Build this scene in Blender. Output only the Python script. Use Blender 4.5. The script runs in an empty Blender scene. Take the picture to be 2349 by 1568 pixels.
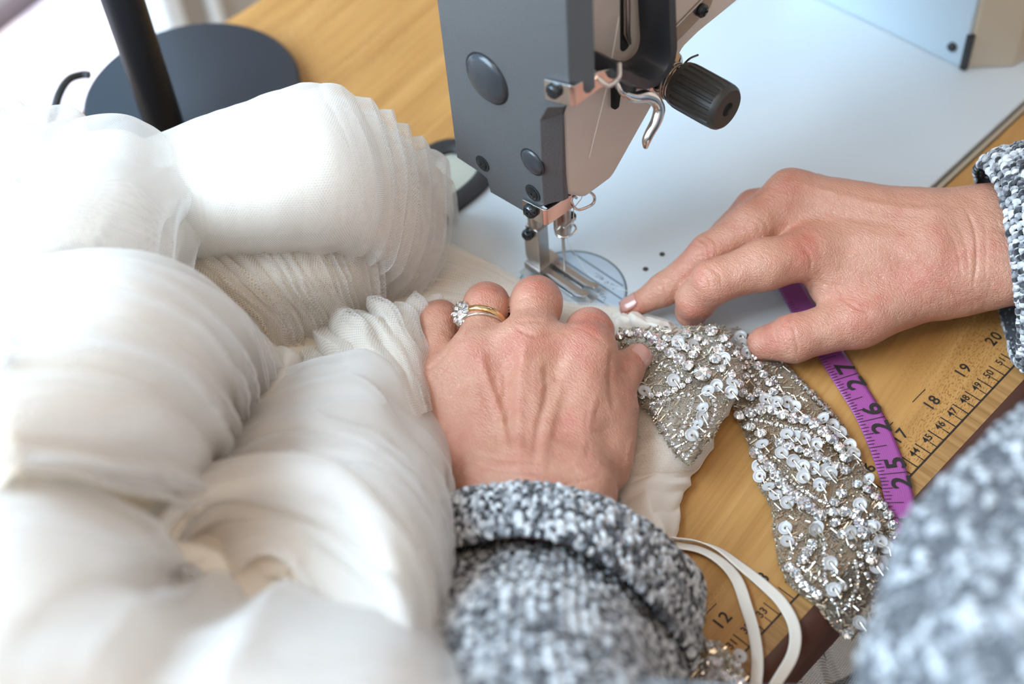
import bpy, bmesh, math, random
import numpy as np
from mathutils import Vector, Matrix

# ------------------------------------------------------------------ camera, world, lights, exposure
SC = bpy.context.scene
COL = SC.collection
F_PX, CX, CY = 3262.0, 1174.5, 784.0            # 50 mm lens seen on the 2349 x 1568 frame


def _ray(x, y):
    return np.array([x - CX, y - CY, F_PX])


_n = _ray(1440, 3460); _n = _n / np.linalg.norm(_n)
_x = _ray(6500, -3550); _x = _x - _n * (_x @ _n); _x = _x / np.linalg.norm(_x)
_z = -_n
_y = np.cross(_z, _x)
ROT = np.array([_x, _y, _z])                     # camera axes (right, down, forward) -> world
CAM = np.array([-0.33845, -0.3423, 0.5389])

cam_data = bpy.data.cameras.new('camera')
cam = bpy.data.objects.new('camera', cam_data)
COL.objects.link(cam)
cam_data.sensor_width = 36.0
cam_data.lens = F_PX / 2349.0 * 36.0
cam_data.clip_start = 0.01
m3 = Matrix((ROT @ np.diag([1.0, -1.0, -1.0])).tolist())
cam.matrix_world = Matrix.Translation(CAM.tolist()) @ m3.to_4x4()
cam_data.dof.use_dof = True
cam_data.dof.focus_distance = 0.645
cam_data.dof.aperture_fstop = 4.5
SC.camera = cam

SC.view_settings.view_transform = 'Standard'
SC.view_settings.look = 'None'
SC.view_settings.exposure = 0.12
SC.view_settings.gamma = 1.0
SC.view_settings.use_curve_mapping = False
SC.cycles.transparent_max_bounces = 20
SC.cycles.max_bounces = 8
SC.cycles.diffuse_bounces = 4
SC.cycles.adaptive_threshold = 0.06
SC.cycles.use_light_tree = False

world = bpy.data.worlds.new('world')
SC.world = world
world.use_nodes = True
wn = world.node_tree
bg = wn.nodes['Background']
# daylight sky beyond the window wall (+Y), warm room surroundings on the other side
tc = wn.nodes.new('ShaderNodeTexCoord'); sx = wn.nodes.new('ShaderNodeSeparateXYZ'); wr = wn.nodes.new('ShaderNodeValToRGB')
wn.links.new(tc.outputs['Generated'], sx.inputs[0])
mr_ = wn.nodes.new('ShaderNodeMapRange'); mr_.inputs[1].default_value = -1; mr_.inputs[2].default_value = 1
wn.links.new(sx.outputs[1], mr_.inputs[0]); wn.links.new(mr_.outputs[0], wr.inputs[0]); wn.links.new(wr.outputs[0], bg.inputs[0])
wr.color_ramp.elements[0].position = 0.45; wr.color_ramp.elements[0].color = (0.80, 0.70, 0.60, 1)
wr.color_ramp.elements[1].position = 0.56; wr.color_ramp.elements[1].color = (0.62, 0.95, 1.25, 1)
bg.inputs[1].default_value = 1.12


def area(name, loc, target, size, size_y, power, col):
    l = bpy.data.lights.new(name, 'AREA')
    l.shape = 'RECTANGLE'; l.size = size; l.size_y = size_y
    l.energy = power; l.color = col
    o = bpy.data.objects.new(name, l)
    COL.objects.link(o)
    o.location = loc
    d = Vector(target) - Vector(loc)
    o.rotation_euler = d.to_track_quat('-Z', 'Y').to_euler()
    return o


area('window_daylight', (-0.80, 0.40, 0.80), (-0.15, 0.0, 0.05), 0.9, 1.0, 38, (0.62, 0.82, 1.0))
area('side_window_daylight', (-1.7, -0.7, 1.1), (-0.1, 0.0, 0.05), 1.0, 1.0, 6, (0.55, 0.78, 1.0))
area('warm_fill_light', (-0.55, -0.55, 1.9), (-0.1, 0.0, 0.0), 0.5, 0.5, 5, (1.0, 0.78, 0.58))  # added warm fill from above and behind the camera
sun = bpy.data.lights.new('sun', 'SUN')
sun.energy = 7.0; sun.angle = 0.01; sun.color = (1.0, 0.95, 0.93)
so = bpy.data.objects.new('sun', sun); COL.objects.link(so)
so.rotation_euler = Vector((0.1, 0.09, -1.0)).to_track_quat('-Z', 'Y').to_euler()


# ------------------------------------------------------------------ helpers
def U(px, py, axis, v):
    """world point seen at a photo pixel, on the plane axis = v"""
    d = ROT @ _ray(px, py)
    t = (v - CAM[axis]) / d[axis]
    return CAM + d * t


def P(px, py, z):
    return U(px, py, 2, z)


def depth(p):
    return float((ROT.T @ (np.array(p) - CAM))[2])


def rad(px, p):
    """radius in metres of a feature px pixels wide at world point p"""
    return px * depth(p) / F_PX


def mesh_obj(name, verts, faces, mat=None, parent=None, smooth=True, uv=None, mats=None, midx=None):
    me = bpy.data.meshes.new(name)
    verts = np.asarray(verts, dtype=np.float32)
    if isinstance(faces, np.ndarray):
        nf, k = faces.shape
        me.vertices.add(len(verts)); me.vertices.foreach_set('co', verts.ravel())
        me.loops.add(nf * k); me.loops.foreach_set('vertex_index', faces.astype(np.int32).ravel())
        me.polygons.add(nf)
        me.polygons.foreach_set('loop_start', np.arange(0, nf * k, k, dtype=np.int32))
        me.polygons.foreach_set('loop_total', np.full(nf, k, dtype=np.int32))
        me.update(calc_edges=True)
        me.validate()
    else:
        me.from_pydata([tuple(map(float, v)) for v in verts], [], [tuple(f) for f in faces])
    if smooth:
        me.polygons.foreach_set('use_smooth', [True] * len(me.polygons))
    if uv is not None:
        l = me.uv_layers.new(name='uv')
        li = np.zeros(len(me.loops), dtype=np.int32)
        me.loops.foreach_get('vertex_index', li)
        l.data.foreach_set('uv', np.asarray(uv, dtype=np.float32)[li].ravel())
    if mats:
        for m in mats: me.materials.append(m)
        if midx is not None: me.polygons.foreach_set('material_index', np.asarray(midx, dtype=np.int32))
    elif mat is not None:
        me.materials.append(mat)
    me.update()
    o = bpy.data.objects.new(name, me)
    COL.objects.link(o)
    if parent is not None: put(o, parent)
    return o


def put(o, parent):
    o.parent = parent
    if parent.type == 'EMPTY':
        o.matrix_parent_inverse = Matrix.Translation(parent.location).inverted()


def tag(o, label, cat, group=None, kind=None):
    if label: o['label'] = label
    if cat: o['category'] = cat
    if group: o['group'] = group
    if kind: o['kind'] = kind
    return o


def thing(name, loc, label, cat, group=None):
    o = bpy.data.objects.new(name, None)
    COL.objects.link(o)
    o.location = loc; o.empty_display_size = 0.02
    return tag(o, label, cat, group)


class MB:
    """collects simple shapes into one mesh"""
    def __init__(s): s.v = []; s.f = []

    def add(s, v, f):
        o = len(s.v)
        s.v += [tuple(map(float, q)) for q in v]
        s.f += [tuple(int(i) + o for i in q) for q in f]
        return s

    def box(s, a, b):
        (x0, y0, z0), (x1, y1, z1) = a, b
        return s.add([(x0, y0, z0), (x1, y0, z0), (x1, y1, z0), (x0, y1, z0), (x0, y0, z1), (x1, y0, z1), (x1, y1, z1), (x0, y1, z1)],
                     [(0, 3, 2, 1), (4, 5, 6, 7), (0, 1, 5, 4), (1, 2, 6, 5), (2, 3, 7, 6), (3, 0, 4, 7)])

    def prism(s, poly, axis, a, b):
        """polygon (2D, in the two axes other than `axis`, cyclic order) extruded from a to b"""
        n = len(poly)
        def mk(p, h):
            q = [0, 0, 0]; k = [i for i in range(3) if i != axis]
            q[k[0]], q[k[1]], q[axis] = p[0], p[1], h
            return q
        v = [mk(p, a) for p in poly] + [mk(p, b) for p in poly]
        f = [tuple(range(n - 1, -1, -1)), tuple(range(n, 2 * n))]
        f += [(i, (i + 1) % n, n + (i + 1) % n, n + i) for i in range(n)]
        return s.add(v, f)

    def tube(s, pts, r, n=12, caps=True, flat=None):
        pts = [np.array(p, float) for p in pts]
        rs = r if hasattr(r, '__len__') else [r] * len(pts)
        t0 = pts[1] - pts[0]
        u = np.cross(t0, [0.31, 0.52, 0.79]); u /= np.linalg.norm(u)
        v = []
        for i, p in enumerate(pts):
            t = pts[min(i + 1, len(pts) - 1)] - pts[max(i - 1, 0)]
            t = t / (np.linalg.norm(t) + 1e-12)
            u = u - t * (u @ t); u /= np.linalg.norm(u); w = np.cross(t, u)
            for k in range(n):
                a = 2 * math.pi * k / n
                v.append(p + rs[i] * (math.cos(a) * u + math.sin(a) * w))
        f = []
        m = len(pts)
        for i in range(m - 1):
            for k in range(n):
                f.append((i * n + k, i * n + (k + 1) % n, (i + 1) * n + (k + 1) % n, (i + 1) * n + k))
        if caps: f += [tuple(range(n - 1, -1, -1)), tuple(range((m - 1) * n, m * n))]
        return s.add(v, f)

    def lathe(s, prof, c, axis, n=32, scale=None):
        """prof: (radius, height) list, turned around a world axis (unit vector) through c"""
        ax = np.array(axis, float); ax /= np.linalg.norm(ax)
        u = np.cross(ax, [0.0, 0.0, 1.0] if abs(ax[2]) < 0.9 else [1.0, 0, 0]); u /= np.linalg.norm(u)
        w = np.cross(ax, u); v = []
        for r, h in prof:
            for k in range(n):
                a = 2 * math.pi * k / n
                rr = r if scale is None else r * scale(k / n, h)
                v.append(np.array(c) + ax * h + rr * (math.cos(a) * u + math.sin(a) * w))
        m = len(prof)
        f = [(i * n + k, i * n + (k + 1) % n, (i + 1) * n + (k + 1) % n, (i + 1) * n + k) for i in range(m - 1) for k in range(n)]
        f += [tuple(range(n - 1, -1, -1)), tuple(range((m - 1) * n, m * n))]
        return s.add(v, f)

    def build(s, name, mat, parent=None, smooth=False, bevel=0, seg=2, angle=0.6):
        o = mesh_obj(name, s.v, s.f, mat, parent, smooth=smooth)
        bm = bmesh.new(); bm.from_mesh(o.data)
        bmesh.ops.recalc_face_normals(bm, faces=bm.faces)
        bm.to_mesh(o.data); bm.free()
        if bevel:
            b = o.modifiers.new('edges', 'BEVEL'); b.width = bevel; b.segments = seg; b.limit_method = 'ANGLE'; b.angle_limit = angle
            b.harden_normals = False
            o.data.polygons.foreach_set('use_smooth', [True] * len(o.data.polygons))
            w = o.modifiers.new('normals', 'WEIGHTED_NORMAL'); w.keep_sharp = False
        elif smooth:
            o.data.polygons.foreach_set('use_smooth', [True] * len(o.data.polygons))
            o.data.set_sharp_from_angle(angle=0.7)
        return o


def catmull(pts, n):
    """n samples per span of a Catmull-Rom curve through pts"""
    pts = np.array(pts, float)
    q = np.vstack([2 * pts[0] - pts[1], pts, 2 * pts[-1] - pts[-2]])
    out = []
    for i in range(len(pts) - 1):
        a, b, c, d = q[i:i + 4]
        for k in range(n):
            t = k / n
            out.append(0.5 * ((2 * b) + (-a + c) * t + (2 * a - 5 * b + 4 * c - d) * t * t + (-a + 3 * b - 3 * c + d) * t ** 3))
    out.append(pts[-1])
    return np.array(out)


def resample(c, n):
    c = np.array(c, float)
    s = np.concatenate([[0], np.cumsum(np.linalg.norm(np.diff(c, axis=0), axis=1))])
    t = np.linspace(0, s[-1], n)
    return np.stack([np.interp(t, s, c[:, k]) for k in range(c.shape[1])], 1)


def grid_faces(nu, nv, close_v=False):
    i = np.arange(nu - 1)[:, None]; j = np.arange(nv if close_v else nv - 1)[None, :]
    j2 = (j + 1) % nv
    return np.stack([i * nv + j, i * nv + j2, (i + 1) * nv + j2, (i + 1) * nv + j], -1).reshape(-1, 4)


def noise1(seed, n=6):
    r = random.Random(seed)
    fs = [(r.uniform(0.6, 3.2), r.uniform(0, 6.28), r.uniform(0.4, 1)) for _ in range(n)]
    tot = sum(f[2] for f in fs)
    return lambda x: sum(np.sin(np.asarray(x) * f[0] * 6.28 + f[1]) * f[2] for f in fs) / tot


def vnoise(p, seed=0, scale=1.0):
    """cheap smooth value noise for arrays of points, -1..1"""
    p = np.asarray(p) * scale
    r = np.random.RandomState(seed)
    T = r.uniform(-1, 1, (32, 32, 32))
    i = np.floor(p).astype(int); f = p - i; f = f * f * (3 - 2 * f)
    out = 0
    for a in (0, 1):
        for b in (0, 1):
            for c in (0, 1):
                w = (f[..., 0] if a else 1 - f[..., 0]) * (f[..., 1] if b else 1 - f[..., 1]) * (f[..., 2] if c else 1 - f[..., 2])
                out = out + w * T[(i[..., 0] + a) % 32, (i[..., 1] + b) % 32, (i[..., 2] + c) % 32]
    return out


# ------------------------------------------------------------------ materials
class M:
    def __init__(s, name, base=(0.8, 0.8, 0.8), rough=0.5, metal=0.0, **kw):
        s.m = bpy.data.materials.new(name)
        s.m.use_nodes = True
        s.t = s.m.node_tree
        s.b = s.t.nodes['Principled BSDF']
        s.set('Base Color', (*base, 1)); s.set('Roughness', rough); s.set('Metallic', metal)
        for k, v in kw.items(): s.set(k.replace('_', ' '), v)

    def set(s, k, v): s.b.inputs[k].default_value = v

    def node(s, typ, props=None, **ins):
        n = s.t.nodes.new(typ)
        for k, v in (props or {}).items(): setattr(n, k, v)
        for k, v in ins.items():
            kk = int(k[1:]) if k[0] == 'i' and k[1:].isdigit() else k.replace('_', ' ')
            if isinstance(v, bpy.types.NodeSocket): s.t.links.new(v, n.inputs[kk])
            else: n.inputs[kk].default_value = v
        return n

    def link(s, a, b): s.t.links.new(a, s.b.inputs[b] if isinstance(b, str) else b)

    def coord(s, scale=(1, 1, 1), rot=(0, 0, 0), kind='Object'):
        c = s.node('ShaderNodeTexCoord')
        return s.node('ShaderNodeMapping', Vector=c.outputs[kind], Scale=scale, Rotation=rot).outputs[0]

    def ramp(s, fac, stops):
        r = s.node('ShaderNodeValToRGB', Fac=fac)
        e = r.color_ramp.elements
        while len(e) < len(stops): e.new(0.5)
        for x, (p, c) in zip(e, stops):
            x.position = p; x.color = (*c, 1) if len(c) == 3 else c
        return r.outputs[0]

    def noise(s, vec, scale, detail=3, rough=0.5, dist=0.0):
        return s.node('ShaderNodeTexNoise', Vector=vec, Scale=scale, Detail=detail, Roughness=rough, Distortion=dist).outputs[0]

    def mix(s, fac, a, b, mode='MIX'):
        n = s.node('ShaderNodeMix', dict(data_type='RGBA', blend_type=mode))
        for k, v in ((0, fac), (6, a), (7, b)):
            if isinstance(v, bpy.types.NodeSocket): s.t.links.new(v, n.inputs[k])
            else: n.inputs[k].default_value = v if k == 0 else ((*v, 1) if len(v) == 3 else v)
        return n.outputs[2]

    def math(s, op, a, b=0.5, clamp=False):
        n = s.node('ShaderNodeMath', dict(operation=op, use_clamp=clamp))
        for k, v in ((0, a), (1, b)):
            if isinstance(v, bpy.types.NodeSocket): s.t.links.new(v, n.inputs[k])
            else: n.inputs[k].default_value = v
        return n.outputs[0]

    def bump(s, h, strength=0.3, dist=0.001, normal=None):
        n = s.node('ShaderNodeBump', Strength=strength, Distance=dist, Height=h)
        if normal is not None: s.t.links.new(normal, n.inputs['Normal'])
        s.t.links.new(n.outputs[0], s.b.inputs['Normal'])
        return n.outputs[0]


def simple(name, base, rough=0.5, metal=0.0, **kw):
    return M(name, base, rough, metal, **kw).m
# ------------------------------------------------------------------ the setting
m = M('pale_floor', (0.78, 0.74, 0.76), 0.6)
v = m.coord((1, 1, 1), (0, 0, 0.75))
m.link(m.ramp(m.noise(m.node('ShaderNodeMapping', Vector=v, Scale=(1.2, 14, 1)).outputs[0], 1.0, 2), [(0.35, (0.62, 0.61, 0.74)), (0.65, (0.82, 0.75, 0.78))]), 'Base Color')
FLOORM = m.m
o = MB().box((-3, -2.5, -0.74), (3.5, 0.7, -0.72)).build('floor', simple('room_floor', (0.55, 0.47, 0.40), 0.55)); tag(o, 'pale room floor below the table', None, kind='structure')
o = MB().box((-3, 0.7, -0.76), (3.5, 4.5, -0.72)).build('terrace_ground', FLOORM); tag(o, 'bright sunlit pale terrace outside the window', None, kind='structure')
o = MB().box((-3, -2.5, 2.3), (3.5, 0.6, 2.35)).build('ceiling', simple('ceiling_white', (0.85, 0.83, 0.80), 0.9)); tag(o, 'white ceiling', None, kind='structure')
WALLM = simple('wall_greige', (0.50, 0.47, 0.43), 0.8)
WHITEF = simple('white_frame', (0.86, 0.90, 0.92), 0.4)
YW = 0.62
xl = U(348, 20, 1, YW)[0]; xr = U(398, 20, 1, YW)[0]
mb = MB().box((xr, YW, -0.72), (3.5, YW + 0.06, 2.3)); mb.box((-3, YW, -0.72), (-1.7, YW + 0.06, 2.3)); mb.box((-1.7, YW, 2.1), (xr, YW + 0.06, 2.3))
tag(mb.build('wall_back', WALLM), 'grey beige wall beyond the table', None, kind='structure')
w = bpy.data.objects.new('window_1', None); COL.objects.link(w); w.location = (xl, YW, -0.72); tag(w, 'tall glazed window with white frame behind the table', None, kind='structure')
mb = MB().box((xl, YW - 0.02, -0.72), (xr, YW + 0.06, 2.1)); mb.box((-1.7, YW - 0.01, -0.72), (-1.64, YW + 0.06, 2.1)).box((-1.64, YW, 2.04), (xl, YW + 0.05, 2.1)).box((-1.64, YW, -0.72), (xl, YW + 0.05, -0.67))
mb.build('frame', WHITEF, w, bevel=0.004)
g = M('window_glass', (1, 1, 1), 0.0); g.set('Transmission Weight', 1.0); g.set('IOR', 1.01)
MB().box((-1.64, YW + 0.022, -0.67), (xl, YW + 0.026, 2.04)).build('pane', g.m, w)
xa = U(470, 20, 1, YW)[0]; xb = U(497, 20, 1, YW)[0]
tag(MB().box((xa, YW - 0.012, -0.72), (xb, YW, 2.2)).build('trim_1', WHITEF, bevel=0.003), 'white vertical trim strip on the wall', None, kind='structure')
# dark diagonal kerb outside, seen through the glass at the top left corner
a = P(-60, 122, -0.715); b = P(130, -25, -0.715); c = P(60, -60, -0.715)
d = (b - a); d /= np.linalg.norm(d); nrm = np.array([-d[1], d[0], 0])
q = [a - d * .8, b + d * .8, b + d * .8 + nrm * 0.035, a - d * .8 + nrm * 0.035]
tag(MB().add([(*p[:2], -0.72) for p in q] + [(*p[:2], -0.70) for p in q], [(0, 1, 2, 3), (4, 5, 6, 7), (0, 1, 5, 4), (1, 2, 6, 5), (2, 3, 7, 6), (3, 0, 4, 7)]).build('trim_2', simple('dark_kerb', (0.07, 0.05, 0.055), 0.7)), 'dark strip along the terrace edge', None, kind='structure')
q = [a - d * .8 + nrm * .035, b + d * .8 + nrm * .035, b + d * .8 + nrm * 1.2, a - d * .8 + nrm * 1.2]
tag(MB().add([(*p[:2], -0.72) for p in q] + [(*p[:2], -0.705) for p in q], [(0, 1, 2, 3), (4, 5, 6, 7), (0, 1, 5, 4), (1, 2, 6, 5), (2, 3, 7, 6), (3, 0, 4, 7)]).build('path', simple('grey_path', (0.16, 0.15, 0.15), 0.8)), 'grey paving beyond the terrace', None, kind='structure')

# ------------------------------------------------------------------ table
m = M('maple_wood', (0.7, 0.45, 0.2), 0.38)
v = m.coord((1, 1, 1), (0, 0, -0.14))
vs = m.node('ShaderNodeMapping', Vector=v, Scale=(2.2, 60, 4)).outputs[0]
n1 = m.noise(vs, 1.6, 4, 0.55, 0.7)
vf = m.node('ShaderNodeMapping', Vector=v, Scale=(16, 330, 20)).outputs[0]
n2 = m.noise(vf, 1.0, 3, 0.6)
vb = m.node('ShaderNodeMapping', Vector=v, Scale=(3.5, 11, 4)).outputs[0]
n3 = m.noise(vb, 1.0, 3, 0.5, 1.0)
c1 = m.ramp(n1, [(0.25, (0.37, 0.175, 0.048)), (0.52, (0.47, 0.24, 0.072)), (0.78, (0.55, 0.305, 0.108))])
c2 = m.mix(m.ramp(n2, [(0.45, (0, 0, 0)), (0.68, (0.5, 0.5, 0.5))]), c1, (0.33, 0.15, 0.04))
# short dark flecks of maple in broad patches
vk = m.node('ShaderNodeMapping', Vector=v, Scale=(560, 1500, 200)).outputs[0]
fl = m.ramp(m.noise(vk, 1.0, 1, 0.5), [(0.56, (0, 0, 0)), (0.60, (1, 1, 1))])
msk = m.ramp(n3, [(0.46, (0, 0, 0)), (0.56, (0.9, 0.9, 0.9))])
c3 = m.mix(m.math('MULTIPLY', fl, msk), c2, (0.26, 0.115, 0.03))
m.link(c3, 'Base Color')
m.bump(n2, 0.05, 0.0004)
WOOD = m.m
m = M('edge_wood', (0.5, 0.3, 0.13), 0.45)
v = m.coord((1, 1, 1))
vs = m.node('ShaderNodeMapping', Vector=v, Scale=(330, 9, 14)).outputs[0]
m.link(m.ramp(m.noise(vs, 1, 3, 0.6), [(0.3, (0.24, 0.11, 0.03)), (0.7, (0.44, 0.24, 0.085))]), 'Base Color')
EDGEW = m.m
BLACKP = simple('black_plastic', (0.02, 0.02, 0.022), 0.45)
table = thing('sewing_table', (0, 0.05, -0.72), 'maple-topped sewing table with a printed ruler along its front edge', 'table')
X0, X1, YF, YB = -0.75, 0.85, -0.2025, 0.303
BX0, BX1, BY0, BY1 = -0.128, 0.345, -0.0987, 0.0790       # machine bed opening
TH = 0.03
mb = MB()
mb.box((X0, YF, -TH), (X1, BY0 - 0.006, 0)); mb.box((X0, BY1 + 0.0025, -TH), (X1, YB, 0))
mb.box((X0, BY0 - 0.006, -TH), (BX0 - 0.002, BY1 + 0.0025, 0)); mb.box((BX1 + 0.002, BY0 - 0.006, -TH), (X1, BY1 + 0.0025, 0))
mb.build('table_top', WOOD, table)
prof = [(YF, 0)] + [(YF - 0.011 * math.sin(a), -0.012 + 0.012 * math.cos(a)) for a in np.linspace(0.12, math.pi / 2, 8)] + [(YF - 0.011, -TH + 0.004), (YF - 0.007, -TH), (YF, -TH)]
MB().prism(prof, 0, X0, X1).build('edge_strip', simple('stained_edge', (0.085, 0.032, 0.020), 0.4), table, smooth=True)
MB().box((X0 + .05, YF + .03, -0.16), (X1 - .05, YF + .05, -TH)).build('apron', EDGEW, table)
for sx in (X0 + 0.08, X1 - 0.08):
    for sy in (YF + 0.06, YB - 0.05):
        MB().box((sx - 0.025, sy - 0.015, -0.72), (sx + 0.025, sy + 0.015, -TH)).build('leg', simple('steel_leg', (0.25, 0.26, 0.27), 0.4, 0.8), table, bevel=0.003)
# hinge strip lying in the slot in front of the machine bed
MB().box((BX0, BY0 - 0.0042, -0.012), (BX1, BY0 - 0.0018, -0.0012)).build('gap_strip', simple('brass_strip', (0.52, 0.44, 0.33), 0.35, 0.4), table)
MB().box((BX0 - .002, BY0 - 0.006, -TH), (BX1 + .002, BY1 + 0.0025, -0.02)).build('drip_tray', BLACKP, table)
# black plastic hinge socket let into the wood behind the bed
cxs, cys = -0.004, 0.1005
ring = []
for k in range(40):
    a = 2 * math.pi * k / 40
    sx = abs(math.cos(a)) ** 0.55 * math.copysign(1, math.cos(a)); sy = abs(math.sin(a)) ** 0.55 * math.copysign(1, math.sin(a))
    ring.append((cxs + 0.037 * sx, cys + 0.0195 * sy, 0.001))
mb = MB(); nn = len(ring)
for k in range(nn):
    pass
sec = [(-0.0048, -0.002), (-0.0048, 0.003), (-0.002, 0.0045), (0.002, 0.0045), (0.0048, 0.003), (0.0048, -0.002)]
vv = []
for k, p in enumerate(ring):
    t = np.array(ring[(k + 1) % nn]) - np.array(ring[k - 1]); t /= np.linalg.norm(t); nrm = np.array([t[1], -t[0], 0])
    vv += [np.array(p) + nrm * s[0] + np.array([0, 0, s[1]]) for s in sec]
ff = [(k * 6 + i, k * 6 + (i + 1) % 6, ((k + 1) % nn) * 6 + (i + 1) % 6, ((k + 1) % nn) * 6 + i) for k in range(nn) for i in range(6)]
mb.add(vv, ff); hs = mb.build('hinge_socket', BLACKP, table, smooth=True)
MB().box((cxs - 0.035, cys - 0.017, -0.001), (cxs + 0.035, cys + 0.017, 0.0012)).build('hinge_plate', simple('olive_metal', (0.50, 0.50, 0.42), 0.5, 0.3), hs)


def text2d(s, size, spacing=1.0, bold=0.012):
    cu = bpy.data.curves.new('t', 'FONT'); cu.body = s; cu.size = size; cu.align_x = 'CENTER'; cu.align_y = 'CENTER'; cu.space_character = spacing
    cu.resolution_u = 3; cu.offset = size * bold
    o = bpy.data.objects.new('t', cu)
    me = bpy.data.meshes.new_from_object(o)
    v = np.array([q.co[:] for q in me.vertices]).reshape(-1, 3)[:, :2]
    f = [tuple(p.vertices) for p in me.polygons]
    c = (v.max(0) + v.min(0)) / 2
    bpy.data.objects.remove(o); bpy.data.curves.remove(cu); bpy.data.meshes.remove(me)
    return v - c, f


INK = simple('printed_ink', (0.02, 0.015, 0.012), 0.6)
ZI = 0.0003
p43 = P(2104, 1071, 0); xcm = lambda n: p43[0] + (n - 43) * 0.01
YL = float(np.mean([P(*q, 0)[1] for q in [(1724, 1479), (1796, 1407), (1831, 1367), (2104, 1071), (2187, 982)]]))
mb = MB().box((xcm(22), YL - 0.0004, 0), (xcm(58), YL + 0.0004, ZI))
for n in range(22, 58):
    mb.box((xcm(n) - 0.0002, YL, 0), (xcm(n) + 0.0002, YL + 0.0085, ZI)).box((xcm(n + .5) - 0.00015, YL, 0), (xcm(n + .5) + 0.00015, YL + 0.004, ZI))
    v, f = text2d(str(n), 0.0050)
    
    mb.add([(q[0] + xcm(n) - 0.0042, q[1] + YL + 0.0062, ZI) for q in v], f)
mb.build('centimetre_scale', INK, table)
MB().box((X0, YF - 0.0005, 0), (X1, YL - 0.0006, 0.00015)).build('edge_inlay', EDGEW, table)
mb = MB()
p18 = P(2138, 922, 0); p12 = P(1655, 1423, 0)
for n in range(8, 26):
    x = p18[0] + (n - 18) * 0.0254
    yy = (p18[1] + p12[1]) / 2
    v, f = text2d(str(n), 0.0078, 1.15)
    mb.add([(q[0] + x, q[1] + yy, ZI) for q in v], f)
    mb.box((x - 0.006, yy + 0.0065, 0), (x + 0.004, yy + 0.0068, ZI)) if n in (12, 17, 18) else None
mb.build('inch_scale', INK, table)

# ------------------------------------------------------------------ lamp stand on the table
c = (P(430, 190, 0.013) + 0)
c = np.array([-0.0425, 0.2535, 0])
LBLK = M('lamp_black', (0.022, 0.026, 0.034), 0.24); LBLK = LBLK.m
lamp = thing('table_lamp', (c[0], c[1], 0), 'black lamp with a round flat foot and thick black pole, behind the tulle', 'lamp')
MB().lathe([(0.060, 0), (0.0625, 0.002), (0.0625, 0.011), (0.0605, 0.013), (0.02, 0.0135)], c, (0, 0, 1), 72).build('base', LBLK, lamp, smooth=True)
pb = P(392, 330, 0.012)
MB().lathe([(0.0105, 0), (0.0105, 0.30)], (pb[0], pb[1], 0.0125), (0, 0, 1), 28).build('pole', simple('pole_black', (0.004, 0.005, 0.008), 0.45, Specular_IOR_Level=0.3), lamp, smooth=True)
cb = [P(205, 172, 0.006), P(190, 171, 0.006), P(158, 182, 0.008), P(136, 215, 0.008), P(124, 258, 0.004), P(117, 290, 0.003), P(118, 330, 0.003), P(150, 380, 0.003)]
MB().tube(catmull(cb, 8), 0.0028, 12).build('cord', simple('cord_black', (0.02, 0.02, 0.02), 0.4), lamp, smooth=True)
# ------------------------------------------------------------------ sewing machine
m = M('machine_enamel', (0.60, 0.66, 0.70), 0.28)
v = m.coord()
m.link(m.mix(m.ramp(m.noise(v, 9, 2), [(0.35, (0, 0, 0)), (0.7, (1, 1, 1))]), (0.585, 0.635, 0.665), (0.61, 0.66, 0.69)), 'Base Color')
ENAMEL = m.m
m = M('cream_enamel', (0.62, 0.52, 0.45), 0.38)
v = m.coord()
m.link(m.mix(m.ramp(m.noise(v, 18, 3), [(0.35, (0, 0, 0)), (0.7, (1, 1, 1))]), (0.60, 0.50, 0.42), (0.64, 0.55, 0.49)), 'Base Color')
m.bump(m.noise(v, 1600, 2), 0.12, 0.0003)
CREAM = m.m
m = M('dark_grey_textured_plastic', (0.072, 0.073, 0.075), 0.34)
v = m.coord()
vo = m.node('ShaderNodeTexVoronoi', dict(feature='SMOOTH_F1'), Vector=v, Scale=1150.0, Smoothness=0.6).outputs[0]
m.bump(m.math('ADD', vo, m.noise(v, 900, 2)), 0.22, 0.0004)
DGREY = m.m
SMOOTHD = simple('smooth_dark_plastic', (0.028, 0.031, 0.036), 0.24)
CHROME = simple('polished_steel', (0.72, 0.68, 0.66), 0.12, 1.0)
STEEL = simple('brushed_steel', (0.50, 0.46, 0.43), 0.3, 1.0)
DSTEEL = simple('blued_steel_screw', (0.06, 0.065, 0.07), 0.22, 0.85)
RUBK = simple('knob_plastic', (0.028, 0.026, 0.023), 0.42)
HOLE = simple('dark_recess', (0.006, 0.006, 0.006), 0.9)

mach = thing('sewing_machine', (0.1, 0, 0.0), 'industrial sewing machine with dark grey face cover standing over the fabric', 'sewing machine')
# --- bed
bed = MB().box((BX0, BY0, -0.018), (BX1, BY1, 0.0)).build('bed', ENAMEL, mach, bevel=0.0012)
# round slide plate with printed lines
C0 = (-0.003, -0.007)
mm = M('slide_plate_plastic', (0.44, 0.54, 0.63), 0.22)
SLP = mm.m
sp = MB().lathe([(0.0272, -0.002), (0.0272, 0.0002), (0.0266, 0.0006), (0.0, 0.0006)], (*C0, 0), (0, 0, 1), 64).build('slide_plate', SLP, mach)
MB().lathe([(0.0281, -0.004), (0.0281, 0.00015), (0.0274, 0.00015)], (*C0, 0), (0, 0, 1), 64).build('plate_gap', simple('dark_seam', (0.10, 0.14, 0.16), 0.7), sp)  # dark ring round the slide plate
mb = MB()
LN = simple('plate_printing', (0.17, 0.21, 0.25), 0.5)
for k, off in enumerate((-0.0195, -0.0125, -0.0045, 0.0095, 0.0165)):
    h = math.sqrt(0.0262 ** 2 - off ** 2)
    x = C0[0] - off
    mb.box((x - 0.00045, C0[1] - h, 0.0006), (x + 0.00045, C0[1] + h, 0.00075))
mb.build('guide_lines', LN, sp)
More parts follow.
